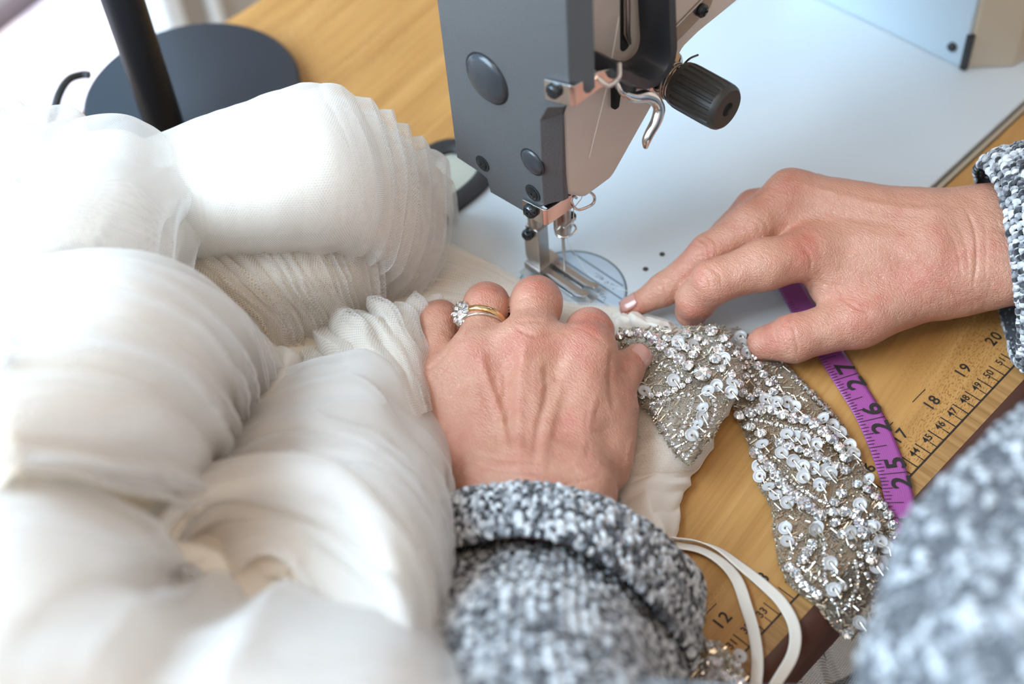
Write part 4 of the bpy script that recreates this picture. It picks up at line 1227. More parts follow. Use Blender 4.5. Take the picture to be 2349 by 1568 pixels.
def pleat(G, n, amp, seed=0, axis=1, power=0.7, wob=0.6, fade=None):
    """fold ridges running along the other axis"""
    nu, nv = G.shape[:2]
    u, v = np.meshgrid(np.linspace(0, 1, nu), np.linspace(0, 1, nv), indexing='ij')
    t, s = (v, u) if axis == 1 else (u, v)
    f = noise1(seed); g = noise1(seed + 50)
    ph = t * n + wob * f(t * 1.3) + 0.5 * wob * g(s * 0.8 + t * .5)
    w = np.abs(((ph % 1.0) * 2 - 1)) ** power
    a = 1 + 0.6 * f(t * 2.1 + 3)
    d = (w - 0.5) * amp * a
    if fade is not None: d = d * fade(u, v)
    return G + orient(G) * d[..., None]


def wrinkle(G, amp, scale, seed, ridged=True, stretch=(1, 1, 1)):
    q = vnoise(G * np.array(stretch), seed, scale)
    if ridged: q = 1 - 2 * np.abs(q) ** 0.8
    return G + orient(G) * (q * amp)[..., None]


def sheet(name, G, mat, parent=dress, label=None, uvs=1.0):
    nu, nv = G.shape[:2]
    lu = np.concatenate([[0], np.cumsum(np.linalg.norm(np.diff(G[:, nv // 2], axis=0), axis=-1))])
    lv = np.concatenate([[0], np.cumsum(np.linalg.norm(np.diff(G[nu // 2], axis=0), axis=-1))])
    uu, vv = np.meshgrid(lu, lv, indexing='ij')
    o = mesh_obj(name, G.reshape(-1, 3), grid_faces(nu, nv), mat, parent, uv=np.stack([uu, vv], -1).reshape(-1, 2) * uvs)
    if label: o['label'] = label
    return o


def back(row, d=(0.02, 0.03, -0.05)):
    return [p + np.array(d) for p in PP(row)]


def lower(G, d):
    return G - orient(G) * d


def layered(name, rows, nu, nv, fold, label=None, top=TULLE, core=LINING, gap=0.004, behind=((0.013, 0.015, -0.028), (0.020, 0.024, -0.085)), inner=True, sheers=1, sheer=None, sd=31, left=False, front=False):
    rr_ = [np.array(PP(r)) for r in rows]
    if left:
        rr_ = [np.vstack([[r[0] + np.array([-.034, .034, -r[0][2] + .004]), r[0] + np.array([-.022, .022, -r[0][2] * .45])], r]) for r in rr_]
    if front:
        last = rr_[-1]
        rr_ += [np.array([p + np.array([-.02, -.018, -p[2] * .45]) for p in last]), np.array([p + np.array([-.032, -.028, -p[2] + .004]) for p in last])]
    hid = [rr_[0] + np.array(d) for d in behind[::-1]]
    G = loft(hid + rr_, nu, nv)
    if inner:
        sheet('lining_layer', fold(lower(G, gap * 2.2), 0.55, 100), core)
    o = sheet(name, fold(G, 1.0, 0), top, label=label)
    for k in range(sheers):
        sheet('sheer_layer', fold(G + orient(G) * gap * (0.8 + k * .8), 1.15, sd), sheer or TULLE2)
    return o


# cream underskirt spread below everything
us = [[(380, 470, .030), (500, 470, .035), (640, 470, .035), (780, 480, .035), (900, 520, .025), (960, 580, .006)],
      [(100, 640, .05), (300, 640, .06), (520, 640, .045), (700, 660, .035), (850, 680, .022), (960, 680, .006)],
      [(-100, 900, .10), (150, 930, .11), (380, 920, .09), (600, 900, .045), (800, 880, .035), (960, 850, .018)],
      [(-150, 1200, .15), (100, 1220, .15), (350, 1180, .12), (600, 1130, .085), (820, 1060, .065), (975, 1000, .035)],
      [(-150, 1600, .18), (100, 1600, .18), (400, 1520, .14), (680, 1400, .115), (860, 1260, .09), (985, 1150, .045)],
      [(-150, 1900, .18), (150, 1900, .18), (480, 1800, .14), (760, 1640, .12), (900, 1480, .09), (990, 1350, .05)]]
sheet('underskirt', wrinkle(loft([PP(r) for r in us], 90, 90), .003, 20, 61, False), LINING)
# back roll of tulle, high behind the needle side
A = [[(340, 335, .085), (450, 285, .10), (560, 245, .11), (650, 212, .115), (740, 202, .115), (800, 228, .11), (870, 268, .10), (940, 332, .085), (988, 365, .07), (1012, 430, .055)],
     [(370, 400, .10), (460, 360, .118), (570, 330, .125), (670, 310, .125), (760, 310, .122), (840, 340, .11), (900, 390, .095), (950, 430, .08), (990, 470, .062), (1016, 505, .045)],
     [(395, 490, .09), (480, 465, .11), (580, 450, .115), (680, 440, .115), (770, 440, .11), (840, 455, .10), (900, 490, .08), (945, 520, .065), (985, 550, .048), (1006, 575, .03)],
     [(405, 570, .07), (490, 560, .085), (590, 550, .09), (690, 545, .088), (775, 545, .082), (840, 560, .07), (890, 590, .055), (930, 612, .04), (955, 632, .025), (975, 632, .015)],
     [(415, 615, .05), (500, 605, .055), (600, 597, .055), (700, 592, .052), (780, 595, .048), (845, 610, .04), (872, 650, .028), (900, 675, .018), (925, 682, .010), (945, 680, .006)]]
def foldA(G, k, s):
    G = pleat(G, 13, 0.0036 * k, 11 + s, 1, 0.9, 0.9, lambda u, v: np.clip(v * 1.6 - 0.45, 0.05, 1) + 0.5 * np.clip(u * 6 - 5, 0, 1))
    return wrinkle(G, 0.0022 * k, 16, 3 + s, False)
layered('tulle_layer', A, 110, 300, foldA)
# second tier below its gathered edge
B = [[(405, 606, .062), (490, 598, .068), (600, 583, .070), (700, 578, .068), (790, 588, .060), (872, 592, .048)],
     [(470, 645, .068), (540, 645, .073), (630, 640, .072), (720, 640, .066), (800, 642, .054), (868, 652, .040)],
     [(560, 720, .055), (610, 720, .055), (670, 715, .052), (740, 705, .046), (810, 700, .038), (870, 700, .026)],
     [(600, 770, .040), (640, 775, .038), (680, 775, .034), (740, 755, .030), (800, 735, .024), (860, 715, .016)],
     [(650, 840, .015), (672, 838, .014), (690, 832, .013), (730, 800, .012), (790, 755, .010), (850, 725, .008)]]
def foldB(G, k, s):
    G = pleat(G, 13, 0.0040 * k, 21 + s, 1, 0.7, 0.9)
    return wrinkle(G, 0.0010 * k, 40, 5 + s)
layered('tulle_layer', B, 80, 240, foldB, top=WARMT, behind=((0.004, 0.008, -0.012), (0.01, 0.02, -0.05)), gap=0.003)
# cream cloth running flat under the presser foot and under the hands
Hh = [[(860, 600, .010), (950, 575, .008), (1015, 560, .005), (1105, 598, .003), (1205, 648, .003), (1290, 690, .0026), (1350, 699, .0026), (1415, 704, .003), (1470, 722, .008), (1530, 738, .008), (1575, 762, .004)],
      [(840, 680, .016), (930, 650, .014), (1010, 630, .010), (1100, 650, .008), (1200, 690, .006), (1290, 720, .005), (1350, 730, .004), (1415, 735, .004), (1470, 752, .012), (1530, 765, .011), (1590, 775, .004)],
      [(860, 760, .022), (940, 740, .018), (1010, 730, .013), (1100, 740, .009), (1200, 770, .007), (1290, 790, .006), (1350, 790, .005), (1410, 790, .005), (1460, 800, .008), (1530, 810, .008), (1620, 815, .004)],
      [(900, 900, .030), (950, 880, .024), (1010, 870, .017), (1100, 870, .010), (1200, 880, .008), (1290, 890, .007), (1350, 890, .006), (1400, 880, .006), (1460, 880, .006), (1540, 880, .006), (1650, 860, .005)]]
def foldH(G, k, s):
    G = pleat(G, 16, 0.0011 * k, 41 + s, 0, 0.8, 1.0, lambda u, v: np.clip(1.2 - 2 * v, 0.1, 1))
    return wrinkle(G, 0.0007, 60, 9 + s)
GH = loft([PP(r) for r in Hh], 80, 220)
sheet('lining_layer', foldH(GH, 1, 0), LINING); sheet('sheer_layer', foldH(GH + np.array([0, 0, .0015]), 1.2, 4), TULLE2)
# left back fold, thin and net-like
Cc = [[(-60, 240, .11), (5, 262, .11), (60, 279, .11), (130, 292, .11), (210, 299, .115), (285, 298, .118), (340, 322, .112), (383, 380, .105), (405, 450, .095), (413, 520, .08), (410, 600, .065)],
      [(-60, 380, .14), (10, 390, .14), (70, 390, .138), (140, 385, .135), (210, 375, .135), (275, 375, .135), (325, 400, .13), (360, 440, .12), (378, 500, .11), (385, 560, .095), (385, 620, .08)],
      [(-60, 520, .15), (10, 520, .15), (80, 510, .148), (150, 505, .145), (220, 510, .14), (270, 520, .135), (310, 540, .128), (340, 570, .118), (355, 610, .108), (360, 650, .095), (360, 680, .085)],
      [(-60, 660, .14), (10, 660, .14), (80, 655, .135), (150, 650, .13), (220, 650, .125), (270, 660, .118), (300, 670, .11), (330, 680, .10), (345, 690, .095), (350, 700, .09), (352, 710, .08)]]
def foldC(G, k, s):
    G = pleat(G, 5, 0.0055 * k, 61 + s, 1, 1.1, 1.2)
    return wrinkle(G, 0.0050 * k, 15, 13 + s, False)
layered('tulle_layer', Cc, 110, 260, foldC, left=True, gap=0.009, sd=0)
# pleated frill beside the hand
I = [[(600, 885, .026), (690, 835, .030), (730, 778, .034), (775, 720, .040), (820, 735, .038), (872, 686, .042), (895, 712, .038), (950, 690, .032), (1030, 690, .018)],
     [(640, 905, .036), (715, 850, .042), (765, 800, .045), (810, 752, .048), (850, 755, .047), (885, 725, .048), (915, 735, .044), (960, 725, .036), (1030, 730, .018)],
     [(690, 950, .045), (760, 895, .052), (815, 850, .054), (855, 815, .054), (890, 805, .053), (920, 790, .051), (945, 790, .046), (985, 790, .034), (1030, 790, .018)],
     [(760, 1010, .050), (830, 955, .058), (875, 915, .059), (905, 890, .058), (930, 880, .055), (950, 872, .050), (970, 870, .044), (1000, 865, .030), (1030, 865, .018)],
     [(840, 1090, .055), (890, 1040, .058), (920, 1000, .058), (940, 975, .056), (955, 960, .052), (968, 950, .048), (980, 945, .042), (1000, 940, .030), (1030, 940, .018)]]
def foldI(G, k, s):
    G = pleat(G, 10, 0.0060 * k, 71, 1, 0.8, 0.5, lambda u, v: np.clip(1.3 - 1.5 * u, 0.3, 1))
    return wrinkle(G, 0.0006 * k, 80, 15 + s)
GI = loft([PP(r) for r in I], 90, 260)
sheet('lining_layer', foldI(lower(GI, .004), .8, 0), NETTING); sheet('frill', foldI(GI, 1.0, 2), WARMT); sheet('sheer_layer', foldI(GI + orient(GI) * .002, 1.2, 7), TULLE2)
# big mound at the left
D = [[(-80, 655, .15), (0, 640, .155), (100, 622, .158), (200, 608, .16), (300, 610, .158), (380, 632, .15), (450, 668, .14), (512, 715, .125), (550, 770, .11), (568, 840, .09), (562, 915, .07), (528, 990, .05)],
     [(-80, 760, .19), (0, 750, .195), (100, 740, .195), (200, 735, .195), (300, 740, .188), (380, 760, .175), (440, 790, .16), (490, 830, .142), (525, 870, .122), (540, 920, .10), (530, 970, .08), (505, 1030, .055)],
     [(-80, 900, .215), (0, 890, .215), (100, 885, .212), (200, 890, .205), (290, 900, .195), (360, 920, .18), (410, 945, .162), (450, 970, .145), (480, 1000, .125), (490, 1030, .105), (480, 1060, .085), (470, 1090, .065)],
     [(-80, 1100, .215), (0, 1090, .215), (100, 1090, .205), (190, 1100, .195), (270, 1110, .18), (330, 1125, .165), (370, 1140, .15), (400, 1150, .135), (420, 1150, .12), (430, 1150, .105), (430, 1150, .09), (430, 1150, .07)]]
def foldD(G, k, s):
    G = pleat(G, 4, 0.0075 * k, 81 + s, 0, 1.3, 1.6)
    return wrinkle(G, 0.0070 * k, 11, 17 + s, False)
layered('tulle_layer', D, 130, 240, foldD, left=True, gap=0.006, top=SOFT, sheer=SOFT2, sd=0)
# small upright fold between the mounds
K = [[(540, 985, .040), (580, 905, .042), (622, 830, .042), (642, 795, .040), (668, 800, .036)],
     [(556, 1000, .062), (600, 925, .062), (645, 850, .058), (664, 812, .050), (680, 815, .044)],
     [(585, 1015, .064), (630, 945, .062), (668, 875, .056), (684, 838, .046), (692, 828, .040)],
     [(610, 1030, .050), (655, 955, .050), (685, 890, .044), (694, 850, .036), (698, 832, .032)]]
GK = loft([PP(r) for r in K], 40, 70); sheet('fold', wrinkle(GK, 0.0012, 60, 19), NETTING, label='small upright fold of ivory tulle')
# puff in front of the hand
E = [[(518, 1015, .05), (560, 950, .055), (620, 900, .06), (700, 872, .065), (770, 862, .068), (828, 857, .068), (882, 892, .068), (930, 950, .066), (985, 1005, .064), (1016, 1070, .062), (1020, 1125, .060), (1005, 1185, .058)],
     [(500, 1050, .07), (560, 1010, .08), (630, 970, .088), (710, 945, .094), (780, 940, .097), (835, 945, .097), (880, 970, .096), (925, 1015, .093), (960, 1065, .09), (982, 1120, .085), (990, 1175, .080), (990, 1235, .075)],
     [(480, 1100, .09), (550, 1075, .10), (630, 1050, .11), (710, 1035, .118), (780, 1035, .12), (830, 1045, .12), (870, 1070, .118), (910, 1115, .115), (940, 1170, .11), (960, 1230, .105), (972, 1290, .10), (978, 1350, .095)],
     [(470, 1180, .10), (550, 1160, .11), (630, 1140, .12), (710, 1130, .128), (770, 1135, .13), (820, 1150, .13), (860, 1180, .13), (895, 1230, .128), (925, 1290, .125), (945, 1350, .12), (960, 1420, .115), (970, 1480, .11)]]
def foldE(G, k, s):
    G = pleat(G, 4, 0.0045 * k, 91 + s, 0, 1.0, 1.2)
    return wrinkle(G, 0.0050 * k, 16, 23 + s, False)
layered('tulle_layer', E, 110, 200, foldE, gap=0.005, top=SOFT, sheer=SOFT2, sd=0, behind=((0.012, 0.014, -0.014), (0.02, 0.02, -0.045)))
# open swirl in the foreground: a ridge curling round a hollow
Fw = [[(230, 1520, .12), (250, 1320, .12), (330, 1150, .115), (470, 1065, .105), (640, 1035, .11), (800, 1062, .115), (900, 1160, .115), (965, 1300, .105), (990, 1450, .10), (990, 1620, .10)],
      [(320, 1560, .165), (325, 1340, .155), (380, 1180, .142), (495, 1100, .130), (640, 1078, .130), (775, 1105, .133), (860, 1190, .138), (915, 1320, .140), (945, 1450, .142), (955, 1600, .150)],
      [(395, 1560, .165), (385, 1370, .148), (405, 1235, .134), (500, 1155, .126), (630, 1133, .126), (745, 1163, .130), (815, 1238, .134), (860, 1340, .140), (890, 1450, .15), (900, 1600, .16)],
      [(450, 1510, .145), (425, 1375, .118), (435, 1290, .104), (515, 1212, .112), (630, 1195, .118), (710, 1225, .122), (755, 1290, .128), (790, 1370, .135), (815, 1460, .145), (830, 1600, .16)],
      [(560, 1500, .15), (520, 1400, .126), (520, 1330, .120), (570, 1285, .122), (620, 1275, .124), (665, 1300, .127), (690, 1340, .128), (710, 1400, .138), (720, 1480, .15), (730, 1600, .165)]]
def foldF(G, k, s):
    G = pleat(G, 3, 0.004 * k, 101 + s, 0, 1.0, 1.0)
    return wrinkle(G, 0.0040 * k, 15, 27 + s, False)
GFw = loft([PP(r) for r in Fw], 120, 200)
sheet('lining_layer', foldF(lower(GFw, .008), .5, 3), LINING); sheet('tulle_swirl', foldF(GFw, 1, 0), SOFT, label='open swirl of cream-shaded tulle in the nearest part of the heap')
# loose drapes at the very front
Gd = [[(-120, 1060, .20), (40, 1080, .20), (160, 1120, .19), (270, 1190, .178), (350, 1280, .162), (420, 1350, .135), (560, 1390, .142), (700, 1420, .152), (850, 1440, .150), (940, 1450, .13), (992, 1480, .11)],
      [(-120, 1250, .23), (40, 1260, .228), (160, 1290, .22), (270, 1340, .205), (350, 1400, .19), (450, 1430, .18), (570, 1460, .178), (710, 1480, .180), (850, 1490, .174), (940, 1500, .158), (998, 1540, .13)],
      [(-120, 1450, .25), (40, 1450, .248), (160, 1465, .24), (270, 1490, .228), (360, 1520, .22), (460, 1540, .215), (580, 1555, .21), (710, 1565, .21), (850, 1570, .20), (940, 1590, .185), (998, 1620, .16)],
      [(-120, 1720, .26), (40, 1720, .26), (160, 1720, .25), (270, 1720, .24), (360, 1720, .235), (460, 1720, .23), (580, 1720, .23), (710, 1720, .228), (850, 1720, .22), (940, 1730, .205), (1000, 1750, .18)]]
def foldG(G, k, s):
    G = pleat(G, 7, 0.007 * k, 111 + s, 1, 1.1, 1.1)
    return wrinkle(G, 0.006 * k, 11, 33 + s, False)
layered('tulle_layer', Gd, 130, 280, foldG, left=True, front=True, gap=0.006, top=SOFT, sheer=SOFT2, sd=0, behind=((0.005, 0.006, -0.012), (0.01, 0.012, -0.05)))

# ivory bodice lying on the wood to the right of the hand
L1 = [(1400, 790), (1398, 850), (1396, 920), (1400, 1000), (1392, 1080), (1390, 1150), (1400, 1230), (1430, 1320)]
R1 = [(1700, 830), (1712, 880), (1668, 935), (1640, 985), (1612, 1050), (1575, 1115), (1556, 1180), (1540, 1270)]
M1 = [(1545, 800), (1560, 860), (1540, 930), (1535, 990), (1510, 1060), (1490, 1120), (1485, 1190), (1490, 1290)]
rows = []
for (a, b, c) in zip(L1, M1, R1):
    a, b, c = np.array(a, float), np.array(b, float), np.array(c, float)
    rows.append([P(*a, .006), P(*((a + b) / 2), .014), P(*b, .0155), P(*((b + c) / 2 + [4, 0]), .012), P(*(c + [2, 2]), .005), P(*(c + [-4, 6]), .0012)])
GB = loft(rows, 120, 90)
GB[..., 2] = np.maximum(GB[..., 2], 0.0012)
GBw = wrinkle(pleat(GB, 4, 0.0022, 121, 0, 1.1, 1.0, lambda u, v: np.clip(u * 2 - .5, 0.15, 1)), 0.0014, 45, 37); GBw[..., 2] = np.maximum(GBw[..., 2], 0.0012)
sheet('bodice', GBw, SATIN, label='ivory crepe bodice edge next to the beading')
GN = GBw + np.array([0, 0, 0.0016]); GN = GN[:75]
sheet('bodice_net', GN, tulle_mat('fine_bodice_net', (0.84, 0.76, 0.68), 0.5, 0.9, 0.0013, 0.7), label='fine net over the bodice')
# scalloped white hem curling up in front of the fingertips
hm = [[(1405, 722, .003), (1440, 708, .010), (1480, 722, .012), (1520, 735, .012), (1570, 762, .004)], [(1412, 742, .010), (1446, 728, .016), (1485, 738, .017), (1525, 755, .016), (1575, 775, .008)], [(1420, 765, .008), (1450, 752, .012), (1490, 760, .013), (1530, 772, .012), (1580, 785, .007)]]
GHm = loft([PP(r) for r in hm], 30, 60); sheet('hem', wrinkle(pleat(GHm, 3, .002, 131, 1, 1.1, .8), 0.001, 70, 41), NETTING)

# hanger ribbons
RIB = cloth_mat('ribbon_satin', (0.84, 0.76, 0.66), 0.05, 0.0004)
def ribbon(name, path, width, mat, parent, twist=0.0, th=0.0006, n=12, uvs=1, zs=None, label=None):
    c = catmull(np.array(path, float), n)
    t = np.gradient(c, axis=0); t /= np.linalg.norm(t, axis=1)[:, None]
    up = np.array([0, 0, 1.0]); sd = np.cross(t, up); sd /= np.linalg.norm(sd, axis=1)[:, None]
    k = len(c); tw = np.array([twist(i / (k - 1)) if callable(twist) else twist for i in range(k)])
    nn = np.cross(sd, t)
    sd2 = sd * np.cos(tw)[:, None] + nn * np.sin(tw)[:, None]
    w = np.linspace(-.5, .5, 7)
    wd = np.array([width(i / (k - 1)) if callable(width) else width for i in range(k)])
    G = c[:, None] + sd2[:, None] * (w[None, :, None] * wd[:, None, None])
    o = sheet(name, G, mat, parent, label)
    s = o.modifiers.new('th', 'SOLIDIFY'); s.thickness = th; s.offset = 1
    return o, G
p1 = [P(1490, 1225, .006), P(1545, 1236, .005), P(1600, 1243, .004), P(1650, 1262, .004), P(1700, 1300, .005), P(1752, 1342, .004), P(1795, 1385, .003), P(1822, 1440, .003), P(1818, 1500, .003), P(1780, 1565, .002), P(1720, 1660, .0)]
p2 = [P(1490, 1240, .004), P(1545, 1250, .003), P(1605, 1262, .003), P(1655, 1290, .0045), P(1690, 1330, .003), P(1712, 1390, .0025), P(1730, 1450, .0025), P(1738, 1520, .002), P(1728, 1600, .002), P(1700, 1700, .0)]
ribbon('ribbon', p2, 0.0050, RIB, dress, lambda t: 0.5 * math.sin(t * 7))
ribbon('ribbon', p1, 0.0050, RIB, dress, lambda t: 0.6 + 0.6 * math.sin(t * 6 + 1))
# grey-shaded net train hanging below the table edge
tv = [[P(1720, 1500, -.02), P(1800, 1440, -.015), P(1870, 1400, -.01), P(1930, 1440, -.02), P(2000, 1400, -.03), P(2060, 1330, -.03)],
      [P(1760, 1620, -.06), P(1850, 1540, -.05), P(1900, 1500, -.045), P(1960, 1520, -.05), P(2040, 1480, -.06), P(2110, 1420, -.06)],
      [P(1820, 1800, -.13), P(1900, 1720, -.12), P(1960, 1680, -.12), P(2020, 1680, -.12), P(2100, 1640, -.13), P(2180, 1560, -.13)]]
GT = loft(tv, 60, 120)
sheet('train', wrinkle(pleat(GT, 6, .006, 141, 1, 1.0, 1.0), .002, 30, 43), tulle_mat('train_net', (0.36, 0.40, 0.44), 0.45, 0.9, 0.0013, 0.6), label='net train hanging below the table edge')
# ------------------------------------------------------------------ beading: net ground, rhinestones, sequins and bugle beads
rb = random.Random(77)
NETG = tulle_mat('beading_net', (0.50, 0.45, 0.38), 0.35, 0.95, 0.0011, 0.85, 0.2)
GEM = M('rhinestone_glass', (0.90, 0.89, 0.90), 0.03, 0.84)
v = GEM.node('ShaderNodeObjectInfo').outputs['Random']
GEM.link(GEM.ramp(v, [(0.0, (1, 1, 1)), (0.5, (0.92, 0.90, 0.90)), (0.75, (1, 0.97, 0.93)), (1.0, (0.84, 0.80, 0.84))]), 'Base Color')
GEM = GEM.m
SETM = simple('silver_setting', (0.42, 0.37, 0.30), 0.25, 1.0)
SETD = simple('bronze_setting', (0.30, 0.24, 0.18), 0.25, 1.0)
SEQ = M('white_sequin', (0.62, 0.59, 0.58), 0.3, Coat_Weight=0.7, Alpha=0.72).m
BUG = simple('silver_lined_glass', (0.50, 0.44, 0.35), 0.2, 0.8)
SEED = simple('seed_bead_silver', (0.54, 0.48, 0.39), 0.22, 0.8)


def gem_mesh(r):
    """brilliant cut seen from above: table star, kite facets, girdle"""
    v = [(0, 0, r * .50)]; f = []
    n = 8
    for k in range(n): a = math.pi * 2 * k / n; v.append((r * .42 * math.cos(a), r * .42 * math.sin(a), r * (.66 if k % 2 else .50)))
    for k in range(n): a = math.pi * 2 * (k + .5) / n; v.append((r * .74 * math.cos(a), r * .74 * math.sin(a), r * (.26 if k % 2 else .46)))
    for k in range(2 * n): a = math.pi * k / n; v.append((r * math.cos(a), r * math.sin(a), r * (.12 if k % 2 else .02)))
    for k in range(n):
        k2 = (k + 1) % n
        f += [(0, 1 + k, 1 + k2), (1 + k, 9 + k, 1 + k2)]
        g = [17 + (2 * k + j) % 16 for j in range(4)]
        f += [(1 + k, 17 + (2 * k) % 16, 9 + k), (9 + k, 17 + (2 * k) % 16, 17 + (2 * k + 1) % 16), (9 + k, 17 + (2 * k + 1) % 16, 17 + (2 * k + 2) % 16), (9 + k, 17 + (2 * k + 2) % 16, 1 + k2)]
    return v, f


def setting_mesh(r):
    mb = MB().lathe([(r * .75, -r * .75), (r * .98, -r * .45), (r * 1.06, -0.02 * r), (r * 1.02, r * .05), (r * .8, -r * .3)], (0, 0, 0), (0, 0, 1), 16)
    for k in range(4):
        a = math.pi / 2 * k + .4; c, s = math.cos(a), math.sin(a)
        mb.tube([(c * r * 1.04, s * r * 1.04, -r * .4), (c * r * 1.04, s * r * 1.04, r * .1), (c * r * .86, s * r * .86, r * .27)], r * .11, 5)
    return mb.v, mb.f


def meshdata(name, v, f, mat, smooth=False):
    o = mesh_obj(name, v, f, mat, None, smooth=smooth)
    d = o.data; bpy.data.objects.remove(o); return d


GEMS, SETS = {}, {}
for r in (0.0009, 0.0016, 0.0021, 0.0026, 0.0036):
    GEMS[r] = meshdata('rhinestone', *gem_mesh(r * 1.14), GEM); SETS[r] = meshdata('setting', *setting_mesh(r * 1.12), SETM, True)
SETD_ = meshdata('setting', *setting_mesh(0.0024), SETD, True)
mb = MB(); 
v = []; n = 20
for rr_, z in ((0.0031, .0005), (0.0031, .0008), (0.0024, .0002), (0.0008, 0.0), (0.0006, .0003), (0.0008, -.0003), (0.0024, -.0001)):
    for k in range(n): v.append((rr_ * math.cos(6.283 * k / n), rr_ * math.sin(6.283 * k / n), z))
SEQD = meshdata('sequin', v, [(i * n + k, i * n + (k + 1) % n, ((i + 1) % 7) * n + (k + 1) % n, ((i + 1) % 7) * n + k) for i in range(7) for k in range(n)], SEQ, True)
mb = MB().tube([(-.0023, 0, 0), (.0023, 0, 0)], .00042, 8); BUGD = meshdata('bugle_bead', mb.v, mb.f, BUG, False)


def inst(name, data, loc, rot, parent, mat=None):
    o = bpy.data.objects.new(name, data); COL.objects.link(o)
    o.parent = parent
    o.matrix_basis = Matrix.Translation([float(q) for q in loc]) @ rot.to_4x4()
    return o


def tilt(amt, spin=None, nrm=(0, 0, 1)):
    q = Vector((nrm[0] + rb.gauss(0, amt), nrm[1] + rb.gauss(0, amt), nrm[2])).normalized()
    m_ = q.to_track_quat('Z', 'Y').to_matrix()
    return m_ @ Matrix.Rotation(rb.uniform(0, 6.28) if spin is None else spin, 3, 'Z')


def dens(path, px):
    c = catmull(np.array(path, float), 8) if len(path) > 2 else np.array(path, float)
    L = np.linalg.norm(np.diff(c, axis=0), axis=1).sum()
    return resample(c, max(2, int(round(L / px)) + 1))


# ground surfaces -------------------------------------------------
def edge_drop(x, y):
    return 0.55 * max(0.0, -0.204 - y)


def applique(name, left, right, label, zmid=0.006, zbase=0.0022, nu=90):
    rows = []
    for a, b in zip(left, right):
        a, b = np.array(a, float), np.array(b, float)
        r = []
        for t in (0, .08, .25, .5, .75, .92, 1):
            q = a + (b - a) * t
            z = zbase + (zmid - zbase) * math.sin(math.pi * min(max(t, .0), 1)) ** .6
            p = P(*q, z); r.append(P(*q, z - edge_drop(*p[:2])))
        rows.append(r)
    G = loft(rows, nu, 50)
    return G, sheet(name, wrinkle(G, 0.0005, 120, 51), NETG, dress, label)


S2L = [(1600, 745), (1640, 850), (1672, 910), (1705, 985), (1733, 1060), (1742, 1115), (1772, 1165), (1776, 1220), (1790, 1290), (1815, 1342), (1868, 1382), (1915, 1438), (1942, 1462)]
S2R = [(1690, 752), (1775, 812), (1845, 880), (1905, 940), (1952, 1010), (1985, 1075), (2012, 1125), (2040, 1175), (2055, 1235), (2046, 1290), (2012, 1350), (1985, 1420), (1952, 1466)]
G2, SASH = applique('beaded_band', S2L, S2R, 'long beaded band curving over the wood towards the table edge', 0.0075)
S1L = [(1422, 752), (1428, 800), (1440, 860), (1450, 905), (1478, 935), (1500, 962), (1520, 1000), (1548, 1035), (1576, 1064)]
S1R = [(1660, 745), (1690, 820), (1700, 860), (1690, 900), (1668, 925), (1655, 960), (1636, 998), (1606, 1035), (1584, 1066)]
G1, LEAF = applique('beaded_flower', S1L, S1R, 'beaded flower spray with a hanging leaf over the ivory bodice', 0.0225, 0.0175)
for g_, base_ in ((G1, None),):
    pass
S3L = [(1610, 1462), (1595, 1500), (1590, 1560), (1600, 1640)]; S3R = [(1650, 1475), (1690, 1510), (1715, 1560), (1730, 1640)]
G3, PATCH = applique('beaded_patch', S3L, S3R, 'out of focus beaded corner below the grey sleeve', 0.022, 0.008, 40)


def zs(G):
    pxs, _ = to_px(G.reshape(-1, 3)); zz = G.reshape(-1, 3)[:, 2]
    def f(x, y):
        d = ((pxs - np.array([x, y])) ** 2).sum(1); i = np.argsort(d)[:3]
        return float(zz[i].mean())
    return f
z1, z2, z3 = zs(G1), zs(G2), zs(G3)


QUEUE = []
def stone(x, y, r, parent, zf, up=0.0, dark=False, nrm=(0, 0, 1), am=0.22):
    QUEUE.append((r, x, y, parent, zf, up, dark, nrm, am))


def place_stone(r, x, y, parent, zf, up, dark, nrm, am):
    z = zf(x, y) + r * .85 + up
    rot = tilt(am, None, nrm)
    o = inst('rhinestone', GEMS[r], P(x, y, z), rot, parent)
    s = inst('setting', SETD_ if dark else SETS[r], P(x, y, z), rot, parent)


big2 = [([(1728, 794), (1732, 817), (1740, 838), (1749, 853), (1765, 876), (1774, 897)], 24, .0021), ([(1705, 900), (1717, 911), (1738, 899)], 20, .0021),
        ([(1697, 952), (1726, 943), (1757, 935), (1786, 945), (1812, 956), (1845, 960), (1873, 975), (1893, 991), (1912, 1010), (1927, 1027), (1940, 1048)], 27, .0026),
        ([(1719, 979), (1745, 993)], 27, .0026), ([(1789, 1014), (1837, 1031), (1885, 1050), (1939, 1077)], 25, .0021),
        ([(1734, 1037), (1770, 1073), (1801, 1117), (1839, 1149), (1881, 1180)], 24, .0026),
        ([(1967, 1109), (1994, 1125), (2019, 1151), (2038, 1178), (2046, 1201), (2051, 1228)], 27, .0021),
        ([(1914, 1151), (1931, 1130)], 24, .0021), ([(1912, 1174), (1935, 1172), (1958, 1176), (1973, 1197), (1981, 1222)], 24, .0026), ([(1916, 1197), (1933, 1224)], 26, .0021),
        ([(1996, 1255), (2000, 1280)], 26, .0026), ([(1864, 1248), (1852, 1264), (1843, 1281)], 17, .0021), ([(1812, 1300), (1827, 1316), (1842, 1338), (1859, 1352), (1876, 1363)], 20, .0021), ([(1934, 1343), (1936, 1344)], 50, .0021), ([(1916, 1312), (1918, 1313)], 50, .0016), ([(1945, 1453), (1946, 1454)], 50, .0021),
        ([(1690, 800), (1700, 830), (1712, 862)], 21, .0016), ([(1750, 905), (1790, 925)], 20, .0016)]
for path, sp_, r in big2:
    pts = dens(path, sp_)
    if sp_ == 50: pts = pts[:1]
    for x, y in pts: stone(x, y, r, SASH, z2)
